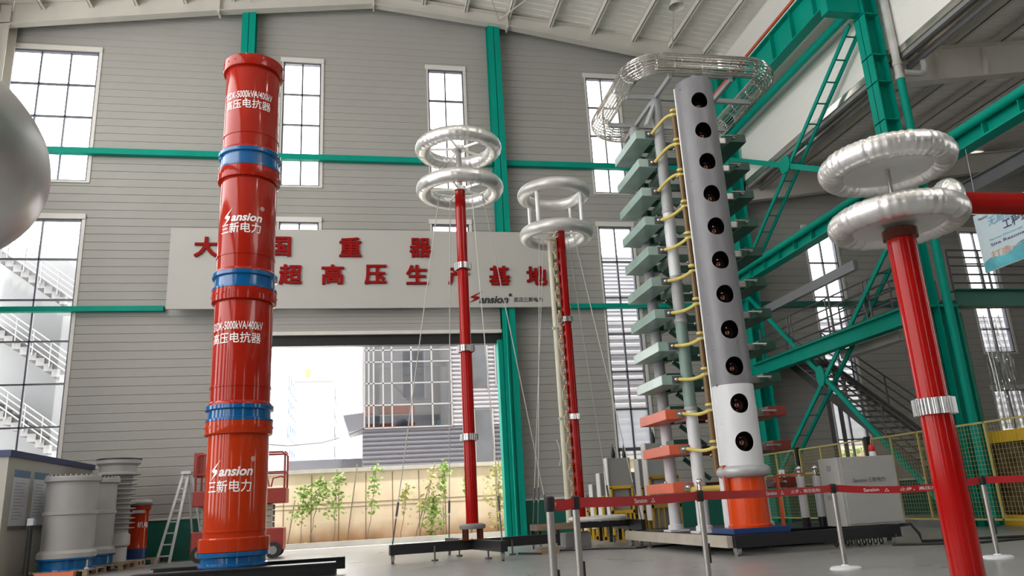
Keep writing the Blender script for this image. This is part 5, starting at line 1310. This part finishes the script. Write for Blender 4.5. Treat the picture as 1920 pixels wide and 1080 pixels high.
# scissor lift
sl = thing('scissor_lift', 'red scissor lift parked in the doorway behind the reactor stack', 'lift', (-3.35, 23, 0))
MB().box(-4.5, -2.15, 22.6, 23.4, 0.2, 0.78).build('chassis', 'lift_red', sl, smooth=False, bevel=0.03)
for x in (-4.25, -2.4):
    for yy in (22.5, 23.36):
        o = MB().cyl((x, yy, 0.21), (x, yy+0.12, 0.21), 0.21, 28).build('wheel', 'black_rubber', sl); MB().cyl((x, yy-0.012, 0.21), (x, yy+0.13, 0.21), 0.11, 20).build('hub', 'mid_grey', o)
b = MB()
for k in range(4):
    z = 0.79+k*0.157; b.box(-4.3, -2.45, 22.7, 22.8, z, z+0.14); b.box(-4.3, -2.45, 23.2, 23.3, z, z+0.14); b.box(-4.25, -2.5, 22.8, 23.2, z+0.02, z+0.155)
b.build('scissor_arms', 'lift_grey', sl, smooth=False)
MB().box(-4.5, -2.1, 22.55, 23.45, 1.42, 1.82).build('platform', 'lift_red', sl, smooth=False, bevel=0.02)
b = MB()
for yy in (22.6, 23.4):
    b.tube([(-4.45, yy, 1.8), (-4.45, yy, 2.72), (-4.38, yy, 2.78), (-2.22, yy, 2.78), (-2.15, yy, 2.72), (-2.15, yy, 1.8)], 0.028, 8); b.tube([(-4.45, yy, 2.25), (-2.15, yy, 2.25)], 0.022, 8)
for x in (-4.45, -2.15):
    for z in (2.25, 2.78): b.tube([(x, 22.6, z), (x, 23.4, z)], 0.022, 8)
for x in (-3.7, -2.9): b.tube([(x, 22.6, 1.8), (x, 22.6, 2.78)], 0.022, 8)
b.tube([(-2.9, 22.6, 1.85), (-2.88, 22.6, 2.1), (-2.6, 22.6, 2.12), (-2.55, 22.6, 1.85)], 0.022, 8); b.tube([(-2.5, 22.6, 1.85), (-2.45, 22.6, 2.08), (-2.25, 22.6, 2.12), (-2.17, 22.6, 2.1)], 0.022, 8)
b.build('guard_rail', 'lift_red', sl)
MB().box(-4.55, -4.3, 22.7, 23.2, 2.2, 2.85).build('control_box', 'lift_red', sl, smooth=False, bevel=0.03)
# cables on the floor
tag(MB().tube([(3.2, 17.0, 0.03), (3.6, 16.6, 0.02), (4.2, 17.3, 0.02), (5.0, 17.0, 0.02), (5.6, 16.4, 0.02), (6.5, 16.6, 0.02), (7.4, 16.2, 0.02)], 0.02, 8).build('floor_cable', 'cable_black'), 'black cable snaking from the divider cross frame to the generator', 'cable')
tag(MB().tube([(9.3, 13.0, 0.3), (9.55, 12.9, 0.32), (9.65, 12.85, 0.15), (9.6, 12.75, 0.03), (10.5, 12.6, 0.02), (14, 11.5, 0.02)], 0.025, 8).build('floor_cable', 'cable_black'), 'black cable looping off the cabinet and away to the right', 'cable')
tag(MB().tube([(8.9, 12.6, 0.02), (9.2, 12.3, 0.02), (10, 11.8, 0.02), (13, 12.2, 0.02)], 0.02, 8).build('floor_cable', 'cable_black'), 'thin black cable on the floor in front of the generator casters', 'cable')
tag(MB().box(3.6, 4.0, 16.6, 16.9, 0.0, 0.14).build('cardboard_box', 'wood', smooth=False), 'small open cardboard box beside the divider cross frame', 'box')
# banner
bn = thing('hanging_banner', 'white and teal printed banner hanging at the right edge', 'banner', (12.8, 12.5, 5.1))
MB().box(12.79, 12.81, 11.3, 13.45, 5.16, 6.43).build('sheet', 'banner_blue', bn, smooth=False)
b = MB(); n = 20; vs = []
for k in range(n+1): yy = 13.44-2.1*k/n; vs += [(12.785, yy, 5.17), (12.785, yy, 5.36+0.05*math.sin(k*0.8)+0.012*k)]
b.add(vs, [(2*k, 2*k+2, 2*k+3, 2*k+1) for k in range(n)]); b.build('wave_print', 'banner_wave', bn, smooth=False)
def bt(s, yc, z, w, m, h=None, bold=0.01):
    b = MB(); put_text(b, s, (12.782, yc, z), (0,-1,0), (0,0,1), w=w, h=h, bold=bold); b.build('printed_lettering', m, bn, smooth=False)
bt('无局放试验', 12.55, 6.17, 1.1, 'letter_cyan', 0.2); bt('工程现场', 12.3, 5.98, 0.9, 'letter_navy', 0.2, 0.015); bt('Sansion', 13.2, 6.31, 0.25, 'letter_navy')
bt('Partial Discharge Test System', 12.4, 5.78, 1.5, 'letter_cyan', 0.05); bt('Site Resonant Test', 12.45, 5.68, 1.4, 'letter_navy', 0.06); bt('打造一流品质', 12.4, 5.47, 1.6, 'letter_orange', 0.15)
for yy in (11.5, 13.3): MB().cyl((12.8, yy, 6.43), (12.85, yy, 7.95), 0.006, 5).build('wire', 'rope', bn)
# high bay lamps: the last is in view, the rest are added for fill
for i, (x, y_) in enumerate(HIGH_BAYS):
    zt = roof_z(x)-0.3; zl = 15.75 if i == len(HIGH_BAYS)-1 else 16.4
    t = thing('high_bay_lamp', 'bell shaped lamp hanging under the roof at the top of the photo' if i == len(HIGH_BAYS)-1 else 'unseen high bay lamp added under the roof for fill light', 'lamp', (x, y_, zl), 'high bay lamps')
    MB().cyl((x, y_, zl+0.45), (x, y_, zt), 0.015, 6).build('cord', 'dark_grey', t)
    MB().lathe([(0.24, zl-0.03), (0.235, zl), (0.17, zl+0.18), (0.09, zl+0.26), (0.11, zl+0.28), (0.11, zl+0.45), (0.02, zl+0.47)], (x, y_), 28, cap=False).build('shade', 'cream_steel', t)
